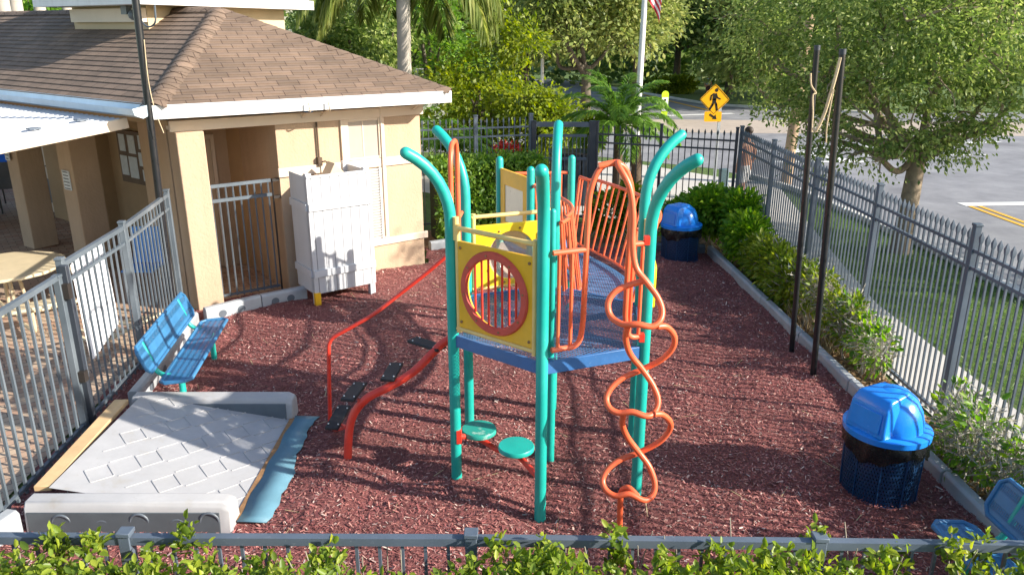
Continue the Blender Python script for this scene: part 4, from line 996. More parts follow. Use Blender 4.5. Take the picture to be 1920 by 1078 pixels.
# ================================================================== WHITE SCREEN BOX
t = thing('privacy_screen', 'white vinyl plank screen box standing against the pool house wall', 'screen', fp(-1.8,-.9,0))
VS = V3(0,0,0)
vm, vnt, vp_ = newmat('white_vinyl_planks'); vp_.inputs['Roughness'].default_value = .42
vv = uvvec(vnt, tuple(U), (0,0,1)); wv = mth(vnt, 'FRACT', mth(vnt, 'MULTIPLY', dotc(vnt, N(vnt,'TexCoord').outputs['Object'], tuple(U)), 7.5))
gr = mth(vnt, 'LESS_THAN', wv, .10); rr_ = ramp(vnt, [(0,(.53,.54,.56)),(1,(.22,.23,.25))]); vnt.links.new(gr, rr_.inputs[0])
nn_ = noise(vnt, 5, 5); mm = N(vnt,'Mix',data_type='RGBA',blend_type='MULTIPLY'); mm.inputs[0].default_value = 1; mr = N(vnt,'MapRange'); mr.inputs['To Min'].default_value = .88; mr.inputs['To Max'].default_value = 1.06; vnt.links.new(nn_.outputs[0], mr.inputs[0]); vnt.links.new(rr_.outputs[0], mm.inputs[6]); vnt.links.new(mr.outputs[0], mm.inputs[7]); vnt.links.new(mm.outputs[2], vp_.inputs['Base Color']); addbump(vnt, vp_, gr, -.6, .006)
b = MB(); fbox(b, -2.26, -1.33, -.90, -.872, .20, 1.82); fr = part('front_panel', b, vm, t, bevel=.004)
b = MB(); fbox(b, -2.26, -1.33, -.928, -.90, 1.36, 1.46); fbox(b, -2.26, -1.33, -.928, -.90, .44, .54); fbox(b, -2.26, -1.33, -.915, -.865, 1.80, 1.83); part('batten', b, WHITEV, fr, bevel=.004)
b = MB(); fbox(b, -2.26, -2.232, -.87, -.30, .20, 1.82); sd_ = part('side_panel', b, WHITEV, t, bevel=.004)
b = MB(); fbox(b, -2.284, -2.262, -.87, -.30, 1.36, 1.46); fbox(b, -2.284, -2.262, -.87, -.30, .44, .54); part('batten', b, WHITEV, sd_)
b = MB(); fbox(b, -1.36, -1.33, -.87, -.15, .20, 1.82); part('side_panel', b, WHITEV, t)
for (u, v) in ((-2.22,-.86),(-1.38,-.86),(-1.38,-.2)):
    b = MB(); fbox(b, u-.04, u+.04, v-.03, v+.05, -.02, 1.86); part('leg', b, WHITEV, t, bevel=.004)
b = MB(); fbox(b, -2.265, -2.185, -.918, -.85, -.02, .22); part('yellow_leg', b, YEL, t, bevel=.004, label='yellow painted front leg')
t = thing('air_handler', 'brown metal cabinet just showing above the white screen', 'machine', fp(-1.6,-.45,0)); b = MB(); fbox(b, -1.95, -1.45, -.62, -.2, .1, 1.70); b.prism([fp(-1.78,-.5,1.70), fp(-1.48,-.5,1.70), fp(-1.66,-.5,1.90)], W_*.25); part('cabinet', b, DOORM, t, bevel=.01)

# ================================================================== PATIO THINGS
t = thing('picnic_table', 'tan round picnic table with attached benches beyond the patio fence', 'table', (-6.55,9.75,0))
b = MB(); n8 = 16; b.prism([(-6.55+.72*cos(2*pi*k/n8), 9.75+.72*sin(2*pi*k/n8), .73) for k in range(n8)], (0,0,.04)); part('tabletop', b, TAN, t, bevel=.01)
for k in range(4):
    a = pi/4+k*pi/2; c0 = Vector((-6.55+.95*cos(a), 9.75+.95*sin(a), .45)); R = Matrix.Rotation(a+pi/2, 3, 'Z'); b = MB(); b.box(c0, (.9,.26,.04), R); part('seat', b, TAN, t, bevel=.01)
    b = MB(); b.tube(fillet([(-6.55+.12*cos(a),9.75+.12*sin(a),.70),(-6.55+.2*cos(a),9.75+.2*sin(a),.08),(-6.55+.95*cos(a),9.75+.95*sin(a),.10),(-6.55+.95*cos(a),9.75+.95*sin(a),.44)], .1), .024, 8); part('leg', b, TAN, t)
t = thing('folding_chair', 'tan slatted chair lying low just behind the patio fence', 'chair', (-4.95,8.9,0))
b = MB()
for k in range(9): b.beam((-5.2+.09*k, 8.62+.11*k, .30-.01*k), (-4.75+.05*k, 8.42+.12*k, .22+.01*k), .05, .018)
part('slats', b, TAN, t)
b = MB(); b.tube([(-5.2,8.62,.28),(-4.42,9.55,.2)], .016, 8); b.tube([(-4.78,8.42,.2),(-4.35,9.4,.3)], .016, 8); b.tube([(-5.1,8.7,.28),(-5.1,8.7,0)], .014, 8); b.tube([(-4.5,9.4,.22),(-4.5,9.4,0)], .014, 8); part('frame', b, TAN, t)
t = thing('corrugated_sheet', 'white corrugated plastic sheet leaning against the patio fence', 'sheet', (-4.3,7.75,.4))
b = MB(); V = []; fs = []; nq = 36
for i in range(nq+1):
    s_ = i/nq; p = Vector((-4.20,7.28,0)).lerp(Vector((-4.29,8.10,0)), s_); dz = .012*sin(i*pi/1.5); V += [p+Vector((-.02+dz, 0, .50+.12*s_)), p+Vector((-.05+dz, 0, 1.52+.05*s_))]
for i in range(nq): fs.append((2*i, 2*i+2, 2*i+3, 2*i+1))
b.add(V, fs); part('sheet', b, SHEETW, t, smooth=180)
t = thing('plastic_chair', 'sky blue plastic chair behind the patio fence near the column', 'chair', (-5.2,10.6,0))
b = MB(); b.prism([(-5.45,10.5,.44),(-5.0,10.5,.44),(-5.0,10.9,.44),(-5.45,10.9,.44)], (0,0,.03)); part('seat', b, BLUECH, t, bevel=.01)
b = MB(); b.prism([(-5.45,10.9,.47),(-5.0,10.9,.47),(-5.0,11.0,.98),(-5.45,11.0,.98)], (0,.03,0)); part('backrest', b, BLUECH, t, bevel=.01)
for (x, y) in ((-5.43,10.52),(-5.02,10.52),(-5.43,10.9),(-5.02,10.9)): b = MB(); b.tube([(x,y,0),(x,y,.45)], .018, 8); part('leg', b, SLING, t)
chair = thing('sling_chair', 'grey sling patio chair farther from the far porch column', 'chair', (-10.80,16.9,0), 'grey sling patio chairs', radians(200))
b = MB(); b.prism([(-.25,-.25,.42),(.25,-.25,.42),(.25,.22,.40),(-.25,.22,.40)], (0,0,.012)); part('seat', b, SLING, chair, local=True)
b = MB(); b.prism([(-.25,.22,.40),(.25,.22,.40),(.25,.42,1.0),(-.25,.42,1.0)], (0,.012,0)); part('backrest', b, SLING, chair, local=True)
for sx in (-.26,.26): b = MB(); b.tube(fillet([(sx,-.28,0),(sx,-.24,.42),(sx,.22,.40),(sx,.43,1.02)], .08), .016, 8); b.tube([(sx,.20,.40),(sx,.36,0)], .016, 8); part('frame', b, DARKM, chair, local=True)
dup(chair, (-11.0,16.2,0), radians(215), 'grey sling patio chair at the very left edge before the blue windscreen')
t = thing('blue_windscreen', 'bright blue fabric windscreen on dark posts behind the patio chairs', 'windscreen', (-12.5,19.0,0))
b = MB(); b.beam((-15.5,18.4,.85), (-11.35,19.2,.85), .02, 1.5); part('fabric', b, UMB, t)
for x, y in ((-15.5,18.35),(-13.4,18.75),(-11.9,19.04)):
    b = MB(); b.tube([(x,y,0),(x,y,1.9)], .04, 10); part('post', b, DARKM, t)

# ================================================================== STREET FURNITURE
t = thing('crossing_sign', 'amber diamond pedestrian sign with arrow plaque on a grey post', 'sign', (4.58,17.7,0))
Yp = 17.7; sx, sd2 = 4.58, .325; zc = at(1340,187,Yp).z; cx = at(1340,187,Yp).x; zq = at(1336,219,Yp).z
b = MB(); b.box((4.58,Yp+.03,1.15), (.06,.04,2.3)); part('post', b, GALV, t)
def plate(P, y, th=.006): m_ = MB(); m_.prism([(x, y, z) for x, z in P], (0,th,0)); return m_
def rdiam(r, k=.04): return [(cx+x, zc+z) for x, z in ((-r+k,-k),(-r+.012,-.012*0),(-r+k,k),(-k,r-k),(0,r-.012),(k,r-k),(r-k,k),(r-.012,0),(r-k,-k),(k,-r+k),(0,-r+.012),(-k,-r+k))]
pd = part('plate', plate(rdiam(.335), Yp, .006), SIGNY, t, smooth=0)
b = MB(); y_ = Yp-.004
ring_o = [(cx+x, zc+z) for x, z in ((-.315,0),(0,.315),(.315,0),(0,-.315))]; ring_i = [(cx+x, zc+z) for x, z in ((-.303,0),(0,.303),(.303,0),(0,-.303))]
for k in range(4): a, c = ring_o[k], ring_o[(k+1) % 4]; e_, f_ = ring_i[k], ring_i[(k+1) % 4]; b.prism([(a[0],y_,a[1]),(c[0],y_,c[1]),(f_[0],y_,f_[1]),(e_[0],y_,e_[1])], (0,.002,0))
def stroke(b, pts, w0, y):
    for i in range(len(pts)-1):
        a, c = Vector((pts[i][0],0,pts[i][1])), Vector((pts[i+1][0],0,pts[i+1][1])); dd = (c-a).normalized(); nn2 = Vector((-dd.z,0,dd.x))*w0/2; o_ = Vector((cx,y,zc))
        b.prism([o_+a-nn2, o_+c-nn2, o_+c+nn2, o_+a+nn2], (0,.002,0)); b.prism([o_+c+Vector((cos(x),0,sin(x)))*w0/2 for x in np.linspace(0,2*pi,10,endpoint=False)], (0,.0025,0))
b.prism([(cx+.03+.036*cos(x), y_, zc+.20+.04*sin(x)) for x in np.linspace(0,2*pi,16,endpoint=False)], (0,.002,0))
stroke(b, [(.005,.13),(-.005,-.02)], .085, y_); stroke(b, [(.0,-.02),(.045,-.11),(.065,-.22)], .045, y_-.0005); stroke(b, [(-.01,-.02),(-.04,-.12),(-.095,-.21)], .045, y_-.0008)
stroke(b, [(.02,.13),(.055,.045),(.12,.01)], .03, y_-.0011); stroke(b, [(-.01,.13),(-.08,.08),(-.085,-.01)], .03, y_-.0014)
part('walking_figure', b, SIGNK, pd, smooth=0)
ap = MB(); ap.prism([(cx-.01+x, Yp-.002, zq+z) for x, z in ((-.19,-.09),(-.175,-.11),(.175,-.11),(.19,-.09),(.19,.09),(.175,.11),(-.175,.11),(-.19,.09))], (0,.006,0)); pq = part('plaque', ap, SIGNY, t, smooth=0)
b = MB(); zc0, cx0 = zc, cx; zc, cx = zq, cx-.01; stroke(b, [(-.075,.05),(.03,-.02)], .045, Yp-.006); b.prism([(cx+x, Yp-.007, zc+z) for x, z in ((.085,-.058),(-.01,-.052),(.055,.045))], (0,.003,0)); part('arrow', b, SIGNK, pq, smooth=0); zc, cx = zc0, cx0
t = thing('sign_pedestal', 'dull teal metal pedestal box beside the sign post', 'utility box', (4.72,17.4,0)); b = MB(); b.box((4.72,17.5,.33), (.19,.16,.72)); part('cabinet', b, M('pedestal_paint', (.07,.12,.14), .6, .15), t, bevel=.015)
# in-street sign
t = thing('crosswalk_sign', 'small lime and white crosswalk sign standing in the road', 'sign', (6.75,34.0,0)); c = at(1245,222,34.0)
b = MB(); b.box((c.x,34,.06), (.35,.35,.06)); part('base', b, RUB, t); b = MB(); b.prism([(c.x+.15*cos(a), 34, .98+.15*sin(a)) for a in np.linspace(0,pi,10)]+[(c.x-.13,34,.10),(c.x+.13,34,.10)], (0,.03,0)); p1 = part('panel', b, SIGNL, t)
b = MB(); b.box((c.x,33.985,.58), (.26,.01,.56)); p2 = part('white_field', b, SIGNW, p1)
b = MB(); b.ball((c.x,33.975,.75), (.05,.004,.05)); b.box((c.x,33.975,.60), (.05,.006,.16)); b.beam((c.x,33.98,.53),(c.x-.05,33.98,.42), .03, .006,(0,1,0)); b.beam((c.x,33.98,.53),(c.x+.05,33.98,.42), .03, .006,(0,1,0)); part('walking_figure', b, SIGNK, p1)
# flagpole and flag
fx = at(1198,150,25.0).x; t = thing('flagpole', 'tall white flagpole rising behind the small palm', 'flagpole', (fx,25,0)); b = MB(); b.tube([(fx,25,0),(fx+.05,25,4),(fx+.12,25,9)], [.10,.085,.06], 16); part('shaft', b, WHITEP, t); b = MB(); b.ball((fx+.12,25,9.05), .1); part('finial', b, CREAMY, t)
b = MB(); V = []; fs = []; ms = []; nu, nv = 16, 26; zt_ = 6.1
for j in range(nv+1):
    for i in range(nu+1):
        s_, q_ = i/nu, j/nv; V.append((fx+.07+.46*s_**.8+.04*sin(7*s_+3*q_), 25+.09*sin(9*s_+2*q_), zt_-1.55*q_-.80*s_**1.1))
for j in range(nv):
    for i in range(nu):
        st_ = j//2; f = (j*(nu+1)+i, j*(nu+1)+i+1, (j+1)*(nu+1)+i+1, (j+1)*(nu+1)+i); b.add([V[k] for k in f], [(0,1,2,3)], 2 if (st_ < 7 and i < 6) else (0 if st_ % 2 == 0 else 1))
tag(part('flag', b, [FLAGR, SIGNW, FLAGB], None, smooth=180), 'limp red and white striped flag hanging from the white pole', 'flag')
up_ = at(1472,350,19.3); t = thing('utility_pole', 'brown wooden utility pole standing behind the right fence corner', 'pole', (up_.x,19.3,0)); b = MB(); b.tube([(up_.x,19.3,-.1),(up_.x+.12,19.3,3.4),(up_.x+.22,19.3,7.0)], [.14,.12,.10], 14); part('shaft', b, WOODP, t)
lp_ = at(1018,30,34); t = thing('lamp_pole', 'slim white lamp pole behind the yellow green tree', 'pole', (lp_.x,34,0)); b = MB(); b.tube([(lp_.x,34,0),(lp_.x,34,8)], .07, 10); part('shaft', b, WHITEP, t)
t = thing('waste_bins', 'dark slatted bin enclosure just outside the back gate', 'bin', (1.25,17.2,0)); b = MB()
for k in range(7): b.box((.9+.13*k,17.2,.55), (.11,.7,1.1))
part('slatted_side', b, FENCED, t, bevel=.006); b = MB(); b.box((1.29,17.2,1.115), (.98,.76,.03)); part('lid', b, DARKM, t)
wb = thing('white_shed', 'low white building showing between palm trunk and trees', 'building', (-1.5,27,0)); b = MB(); b.box((-3.3,27,1.1), (2.4,2.4,2.2)); part('wall', b, WHITEP, wb); b = MB(); b.box((-3.3,27,2.25), (2.7,2.7,.12)); part('roof', b, CONC, wb)

# ================================================================== PEOPLE
def skinbody(name, J, E, root, mats, parent, lev=2):
    me = bpy.data.meshes.new(name); names = list(J); me.from_pydata([J[k][0] for k in names], [(names.index(a), names.index(c)) for a, c in E], [])
    me.materials.append(mats); o = link(name, me, parent); md = o.modifiers.new('skin', 'SKIN'); md.use_smooth_shade = True
    if not me.skin_vertices: 
        pass
    sv = me.skin_vertices[0].data if me.skin_vertices else None
    if sv:
        for i, k in enumerate(names):
            r_ = J[k][1]; sv[i].radius = r_ if isinstance(r_, tuple) else (r_, r_)
            sv[i].use_root = (k == root)
    ss = o.modifiers.new('sub', 'SUBSURF'); ss.levels = lev; ss.render_levels = lev; return o
def person(label, loc, rz, h, skin, hair, top, bottom, sleeves):
    t = thing('person', label, 'person', loc, rz=rz); s = h/1.75
    J = {'pel':((0,0,.95),(.15,.10)),'wst':((0,0,1.08),(.135,.09)),'chs':((0,-.01,1.30),(.16,.105)),'nkb':((0,0,1.45),(.07,.06)),'nk':((0,.01,1.51),.052),'hd1':((0,.02,1.60),(.07,.085)),'hd2':((0,.015,1.70),(.066,.078)),
         'shL':((.17,0,1.41),.055),'elL':((.27,-.02,1.15),.042),'wrL':((.26,.10,.92),.03),'hnL':((.26,.14,.85),(.035,.02)),
         'shR':((-.17,0,1.41),.055),'elR':((-.26,-.03,1.15),.042),'wrR':((-.24,.02,.90),.03),'hnR':((-.24,.05,.82),(.035,.02)),
         'hpL':((.09,0,.88),.085),'knL':((.10,.12,.50),.058),'anL':((.10,.02,.09),.04),'toL':((.11,.17,.04),(.04,.03)),
         'hpR':((-.09,0,.88),.085),'knR':((-.10,-.02,.49),.058),'anR':((-.10,-.20,.12),.04),'toR':((-.11,-.07,.04),(.04,.03))}
    J = {k:((v[0][0]*s,v[0][1]*s,v[0][2]*s), tuple(x*s for x in v[1]) if isinstance(v[1], tuple) else v[1]*s) for k, v in J.items()}
    E = [('pel','wst'),('wst','chs'),('chs','nkb'),('nkb','nk'),('nk','hd1'),('hd1','hd2'),('chs','shL'),('shL','elL'),('elL','wrL'),('wrL','hnL'),('chs','shR'),('shR','elR'),('elR','wrR'),('wrR','hnR'),('pel','hpL'),('hpL','knL'),('knL','anL'),('anL','toL'),('pel','hpR'),('hpR','knR'),('knR','anR'),('anR','toR')]
    skinbody('body', J, E, 'pel', skin, t)
    b = MB(); b.ball((0,-.012*s,1.70*s), (.085*s,.098*s,.085*s), 16); part('hair', b, hair, t, local=True)
    g = 1.16
    sub = lambda ks: {k:(J[k][0], tuple(x*g for x in J[k][1]) if isinstance(J[k][1], tuple) else J[k][1]*g) for k in ks}
    JB = sub(['pel','wst','hpL','hpR']); JB['tL'] = ((.10*s,.09*s,.58*s),.085*s); JB['tR'] = ((-.10*s,-.01*s,.57*s),.085*s); JB['wst'] = ((0,0,1.03*s),(.15*s,.11*s))
    skinbody('shorts', JB, [('pel','wst'),('pel','hpL'),('hpL','tL'),('pel','hpR'),('hpR','tR')], 'pel', bottom, t)
    if top:
        JT = sub(['wst','chs','nkb','shL','shR']); JT['wst'] = ((0,0,.98*s),(.165*s,.12*s)); JT['eL'] = ((.24*s,-.01*s,1.24*s),.06*s); JT['eR'] = ((-.24*s,-.02*s,1.24*s),.06*s)
        skinbody('shirt', JT, [('wst','chs'),('chs','nkb'),('chs','shL'),('shL','eL'),('chs','shR'),('shR','eR')], 'wst', top, t)
    b = MB()
    for sgn in (-1,1): b.ball((sgn*.03*s,.095*s,1.655*s), .010*s, 8); b.ball((sgn*.085*s,.015*s,1.645*s), (.012*s,.025*s,.035*s), 8)
    b.ball((0,.108*s,1.625*s), (.014*s,.02*s,.024*s), 8); part('face', b, skin, t, local=True)
    return t
person('shirtless person in white shorts standing beyond the back fence corner', (4.86,16.4,0), radians(35), 1.72, SKIN, HAIR, None, CLOW, False)
person('person in pale blue shirt and dark shorts walking by the far road', (10.25,42.5,0), radians(200), 1.35, SKIN, HAIR, CLOB, CLOD, True)
# ================================================================== VEGETATION
def rnd_dirs(n): v = rng.normal(size=(n,3)); return v/np.linalg.norm(v, axis=1)[:,None]
def leaves(cen, size, asp=.5, upbias=.4, fold=True, dirs=None):
    """leaf faces at cen; fold=True gives two-quad folded leaves with pointed tips"""
    n = len(cen); L = size*rng.uniform(.65, 1.3, n)
    d = rnd_dirs(n) if dirs is None else dirs+rnd_dirs(n)*.35; d /= np.linalg.norm(d, axis=1)[:,None]
    up = rnd_dirs(n); up[:,2] += upbias*2; s = np.cross(d, up); s /= np.linalg.norm(s, axis=1)[:,None]+1e-9; nn = np.cross(s, d)
    L = L[:,None]; Wd = L*asp/2
    if fold:
        P = [cen, cen+d*L*.3+s*Wd+nn*Wd*.35, cen+d*L*.7+s*Wd*.85+nn*Wd*.35, cen+d*L-nn*L*.08, cen+d*L*.7-s*Wd*.85+nn*Wd*.35, cen+d*L*.3-s*Wd+nn*Wd*.35]
        V = np.stack(P, 1).reshape(-1,3); i = np.arange(n)*6
        F = np.stack([np.stack([i,i+1,i+2,i+3],1), np.stack([i,i+3,i+4,i+5],1)],1).reshape(-1,4)
    else:
        P = [cen, cen+d*L*.5+s*Wd, cen+d*L, cen+d*L*.5-s*Wd]; V = np.stack(P,1).reshape(-1,3); F = np.arange(n*4).reshape(-1,4)
    return V, F
def clumps(n, blobs, shell=.55):
    """points spread over ellipsoid blobs, denser near their surface"""
    vol = np.array([b[1][0]*b[1][1]*b[1][2] for b in blobs])**.67; pr = vol/vol.sum(); k = rng.choice(len(blobs), n, p=pr)
    c = np.array([b[0] for b in blobs])[k]; r = np.array([b[1] for b in blobs])[k]; d = rnd_dirs(n); rad = (shell+(1-shell)*rng.uniform(0,1,n))**.8*rng.uniform(.8,1.08,n)
    return c+d*r*rad[:,None], d
def clusters(n, blobs, per=40, sig=.16, shell=.55):
    nc = max(1, n//per); c, d = clumps(nc, blobs, shell); k = rng.integers(0, nc, n); sc = rng.uniform(.6, 1.5, nc)[k]
    return c[k]+rng.normal(0, 1, (n,3))*sig*sc[:,None]*np.array([1,1,.6]), d[k]
def crown(c, R, nb, bs, squash=.75, low=-.6):
    """random blobs filling an ellipsoidal crown"""
    out = []
    while len(out) < nb:
        d = rng.normal(size=3); d /= np.linalg.norm(d)
        if d[2] < low: continue
        f = rng.uniform(.35, .95); s = bs*rng.uniform(.6, 1.35); out.append((np.array(c)+d*np.array(R)*f, (s, s, s*squash)))
    return out
def limb(b, a, c, r0, r1, bend=.15, seg=8, k=5):
    a, c = Vector(a), Vector(c); L = (c-a).length; m1 = a.lerp(c,.35)+Vector(rng.normal(0,bend*L*.4,3)); m2 = a.lerp(c,.7)+Vector(rng.normal(0,bend*L*.4,3))
    p = smoothpath([a,m1,m2,c], k); b.tube(p, list(np.linspace(r0,r1,len(p))), seg)
def tree(name, label, base, h, trunk_r, fork, blobs, nleaf, lsize, lmat, bark, group=None, cat='tree', asp=.5, fold=False, lean=(0,0), nlimb=9, twigs=0, per=36, sig=None):
    t = thing(name, label, cat, base, group); b = MB(); base = Vector(base); fk = base+Vector((lean[0],lean[1],fork))
    p = smoothpath([base+Vector((0,0,-.1)), base+Vector((lean[0]*.3,lean[1]*.3,fork*.4)), fk],5); rr = np.linspace(trunk_r*1.25, trunk_r*.85, len(p)); rr[0] *= 1.2; b.tube(p, list(rr), 14)
    idx = rng.permutation(len(blobs))[:nlimb]
    for i in idx: limb(b, fk-Vector((0,0,rng.uniform(0,.25)*fork)), Vector(blobs[i][0]), trunk_r*.5, .012+trunk_r*.06, .22)
    for i in range(twigs):
        bl = blobs[rng.integers(len(blobs))]; a = Vector(bl[0]); d = Vector(rnd_dirs(1)[0])*bl[1][0]*1.0; limb(b, a, a+d, .02, .006, .2, 5, 3)
    part('trunk', b, bark, t)
    cen, d = clusters(nleaf, blobs, per, sig or lsize*1.5); V, F = leaves(cen, lsize, asp, .5, fold, d*.6+np.array([0,0,-.15]))
    npmesh('crown', V, F, lmat, t); return t
def shrub(name, label, base, blobs, nleaf, lsize, lmat, stem=TWIG, nst=14, asp=.5, fold=True, cat='shrub', dry=0, group=None, sh=.35):
    t = thing(name, label, cat, base, group); b = MB(); base = Vector(base)
    for i in range(nst):
        bl = blobs[rng.integers(len(blobs))]; e_ = Vector(bl[0])+Vector(rnd_dirs(1)[0])*bl[1][0]*.8; f_ = Vector((e_.x*.55+base.x*.45+rng.normal(0,.05), e_.y*.55+base.y*.45+rng.normal(0,.05), 0)); limb(b, f_, e_, .010, .004, .18, 5, 3)
    part('stems', b, stem, t)
    cen, d = clumps(nleaf, blobs, sh); cen[:,2] = np.maximum(cen[:,2], .03); V, F = leaves(cen, lsize, asp, .6, fold, d*.7); npmesh('foliage', V, F, lmat, t)
    if dry:
        cen, d = clumps(dry, blobs, .2); cen[:,2] = np.maximum(cen[:,2], .03); V, F = leaves(cen, lsize*1.9, .10, .1, False); npmesh('dead_twigs', V, F, L_DRY, t)
    return t
# --- front hedge
t = thing('front_hedge', 'bright green leafy hedge along the bottom edge growing through the front fence', 'hedge', (0,3.2,0))
xs = np.arange(-3.6, 3.9, .13); bl = []
for x in xs:
    hgt = 1.265-.07*(x > 1.7)+.05*sin(x*2.3)+.04*sin(x*5.1+1)+rng.normal(0,.03)
    bl.append((np.array([x, 3.13+rng.normal(0,.05), hgt-.24]), (.15,.20,.24)))
    if rng.uniform() < .55: bl.append((np.array([x+rng.normal(0,.06), 3.36+rng.normal(0,.08), 1.16+rng.uniform(-.08,.06)]), (.07,.08,.12)))
cen, d = clumps(23000, bl, .3); cen = cen[(cen[:,1] > 2.8)]; d = np.tile(np.array([0,0,.55]), (len(cen),1))+rnd_dirs(len(cen))*.7; V, F = leaves(cen, .050, .50, .7, True, d); npmesh('foliage', V, F, L_HEDGE, t)
b = MB()
for k in range(170): x = rng.uniform(-3.6,3.8); y = rng.uniform(3.05,3.5); limb(b, (x,y,.0), (x+rng.normal(0,.1),y+rng.normal(0,.08),rng.uniform(.95,1.25)), .006, .003, .1, 5, 3)
part('stems', b, TWIG, t)
# --- clipped hedge at the back
t = thing('clipped_hedge', 'dense clipped green hedge inside the back corner beside the pool house', 'hedge', (-.3,14.0,0))
n = 15000; f = rng.uniform(0,1,n); a = np.array([-1.3,13.5]); c = np.array([.62,14.25]); base = a+(c-a)*f[:,None]; nrm = np.array([-.364,.931]); dep = rng.uniform(0,1,n); face = rng.uniform(0,1,n)
z = np.where(face < .55, rng.uniform(.05,1.42,n), 1.36+rng.normal(0,.06,n)); dd = np.where(face < .55, rng.normal(0,.06,n), dep*.8)
cen = np.stack([base[:,0]+nrm[0]*dd, base[:,1]+nrm[1]*dd, z],1); V, F = leaves(cen, .085, .5, .5, False); npmesh('foliage', V, F, L_BOX, t)
b = MB(); b.prism([(-1.25,13.6,.0),(.55,14.30,.0),(.30,14.95,0),(-1.5,14.25,0)], (0,0,1.3)); part('shaded_core', b, M('hedge_interior', (.018,.028,.01), .95, .4, 14, bump=1.0, bscale=20), t)  # solid block coloured near black for the shade between the leaves
# --- shrubs along the right fence
shrub('leafy_shrub', 'tall dense green shrub in the far right corner of the fence', (3.65,13.0,0), [(np.array([3.2+.2*k+rng.normal(0,.1),13.5-.3*k+rng.normal(0,.15),.55+.28*rng.uniform()]),(.42,.42,.42)) for k in range(4)]+[(np.array([3.75,12.2,.5]),(.4,.5,.42)),(np.array([2.95,13.55,.5]),(.4,.35,.38))], 9000, .10, L_SHRUB)
shrub('leafy_shrub', 'yellow green shrub in the right bed just before the dense corner shrub', (3.78,11.0,0), [(np.array([3.78,11.5-.45*k,.42+rng.normal(0,.05)]),(.32,.36,.38)) for k in range(4)], 5000, .085, L_HEDGE, dry=500)
shrub('straggly_shrub', 'straggly shrub with yellow leaves and dead twigs behind the farther black pole', (3.85,9.3,0), [(np.array([3.86+rng.normal(0,.05),10.0-.35*k,.42+rng.normal(0,.08)]),(.27,.28,.36)) for k in range(5)], 1700, .075, L_HEDGE, dry=1900, nst=60)
shrub('straggly_shrub', 'sparse leafy shrub against the fence left of the second fence post', (4.0,8.2,0), [(np.array([3.95,8.55-.35*k,.40+rng.normal(0,.08)]),(.2,.22,.34)) for k in range(3)], 420, .08, L_SHRUB, dry=700, nst=40)
shrub('twiggy_shrub', 'grey twiggy half bare shrub behind the foreground trash can', (3.98,5.9,0), [(np.array([3.98+rng.normal(0,.05),6.35-.3*k,.52+rng.normal(0,.08)]),(.26,.28,.46)) for k in range(5)], 900, .075, L_SHRUB, dry=2300, nst=90)
shrub('twiggy_shrub', 'leafy and twiggy shrub at the right edge above the corner bench', (3.98,4.5,0), [(np.array([4.0,4.85-.3*k,.50]),(.25,.28,.44)) for k in range(5)], 1900, .075, L_SHRUB, dry=1300, nst=70)
b = MB()
for k in range(700):
    x, y = rng.uniform(3.7,4.1), rng.uniform(8.6,12.2); a = rng.uniform(0,2*pi); L = rng.uniform(.1,.32); b.beam((x,y,0),(x+.5*L*cos(a),y+.5*L*sin(a),L), .004, .004)
tag(part('dry_grass', b, STRAW, None, smooth=0), 'dry straw coloured grass tufts along the right border', 'grass', kind='stuff')
# small plants outside/inside the back fence
shrub('potted_shrub', 'small bright shrub behind the orange bridge railing by the back gate', (1.9,13.9,0), [(np.array([1.75,13.9,.5]),(.42,.3,.45)),(np.array([2.1,13.8,.75]),(.3,.25,.35))], 1500, .11, L_YEL)
shrub('red_flower_bush', 'red flowering plant seen through the back hedge fence', (-.05,18.2,0), [(np.array([-.1,18.2,.85]),(.4,.3,.35)),(np.array([.45,18.3,.6]),(.3,.3,.3))], 700, .10, FLOWER)
shrub('croton_bush', 'bronze green bush behind the back gate', (2.0,18.6,0), [(np.array([1.85,18.6,1.3]),(.35,.3,.45))], 700, .16, L_YEL)
# --- palms
def frond(bm, lv, c, az, el, L, droop, nleaf, lw, ll, width=1.0, hang=.35, tw=.75):
    pts = []; d = np.array([cos(az)*cos(el), sin(az)*cos(el), sin(el)]); p = np.array(c, float); st = L/14
    for k in range(15): pts.append(p.copy()); d = d+np.array([0,0,-droop/14*(k/8+.3)]); d /= np.linalg.norm(d); p = p+d*st
    bm.tube(smoothpath(pts, 2), list(np.linspace(.02,.004,29))[:len(smoothpath(pts,2))], 5)
    pts = np.array(pts); tt = rng.uniform(.12,1,nleaf); i = np.minimum((tt*14).astype(int),13); fr = tt*14-i; P = pts[i]*(1-fr)[:,None]+pts[i+1]*fr[:,None]; T = pts[i+1]-pts[i]; T /= np.linalg.norm(T,axis=1)[:,None]
    S_ = np.cross(T, np.array([0,0,1])); S_ /= np.linalg.norm(S_,axis=1)[:,None]+1e-9; sg = np.where(rng.uniform(0,1,nleaf) < .5, -1, 1)
    D = S_*sg[:,None]*width+T*tw+np.array([0,0,-hang])+rng.normal(0,.12,(nleaf,3)); D /= np.linalg.norm(D,axis=1)[:,None]; Ls = ll*np.sin(pi*np.clip(tt,.08,.97))**.5*rng.uniform(.8,1.1,nleaf)
    N_ = np.cross(D, np.array([0,0,1])+rng.normal(0,.3,(nleaf,3))); N_ /= np.linalg.norm(N_,axis=1)[:,None]+1e-9
    tip = P+D*Ls[:,None]+np.array([0,0,-1])*(Ls*.28)[:,None]; m = P+D*(Ls*.5)[:,None]
    lv.append(np.stack([P-N_*lw*.4, m-N_*lw*.6, tip, m+N_*lw*.6],1).reshape(-1,3))
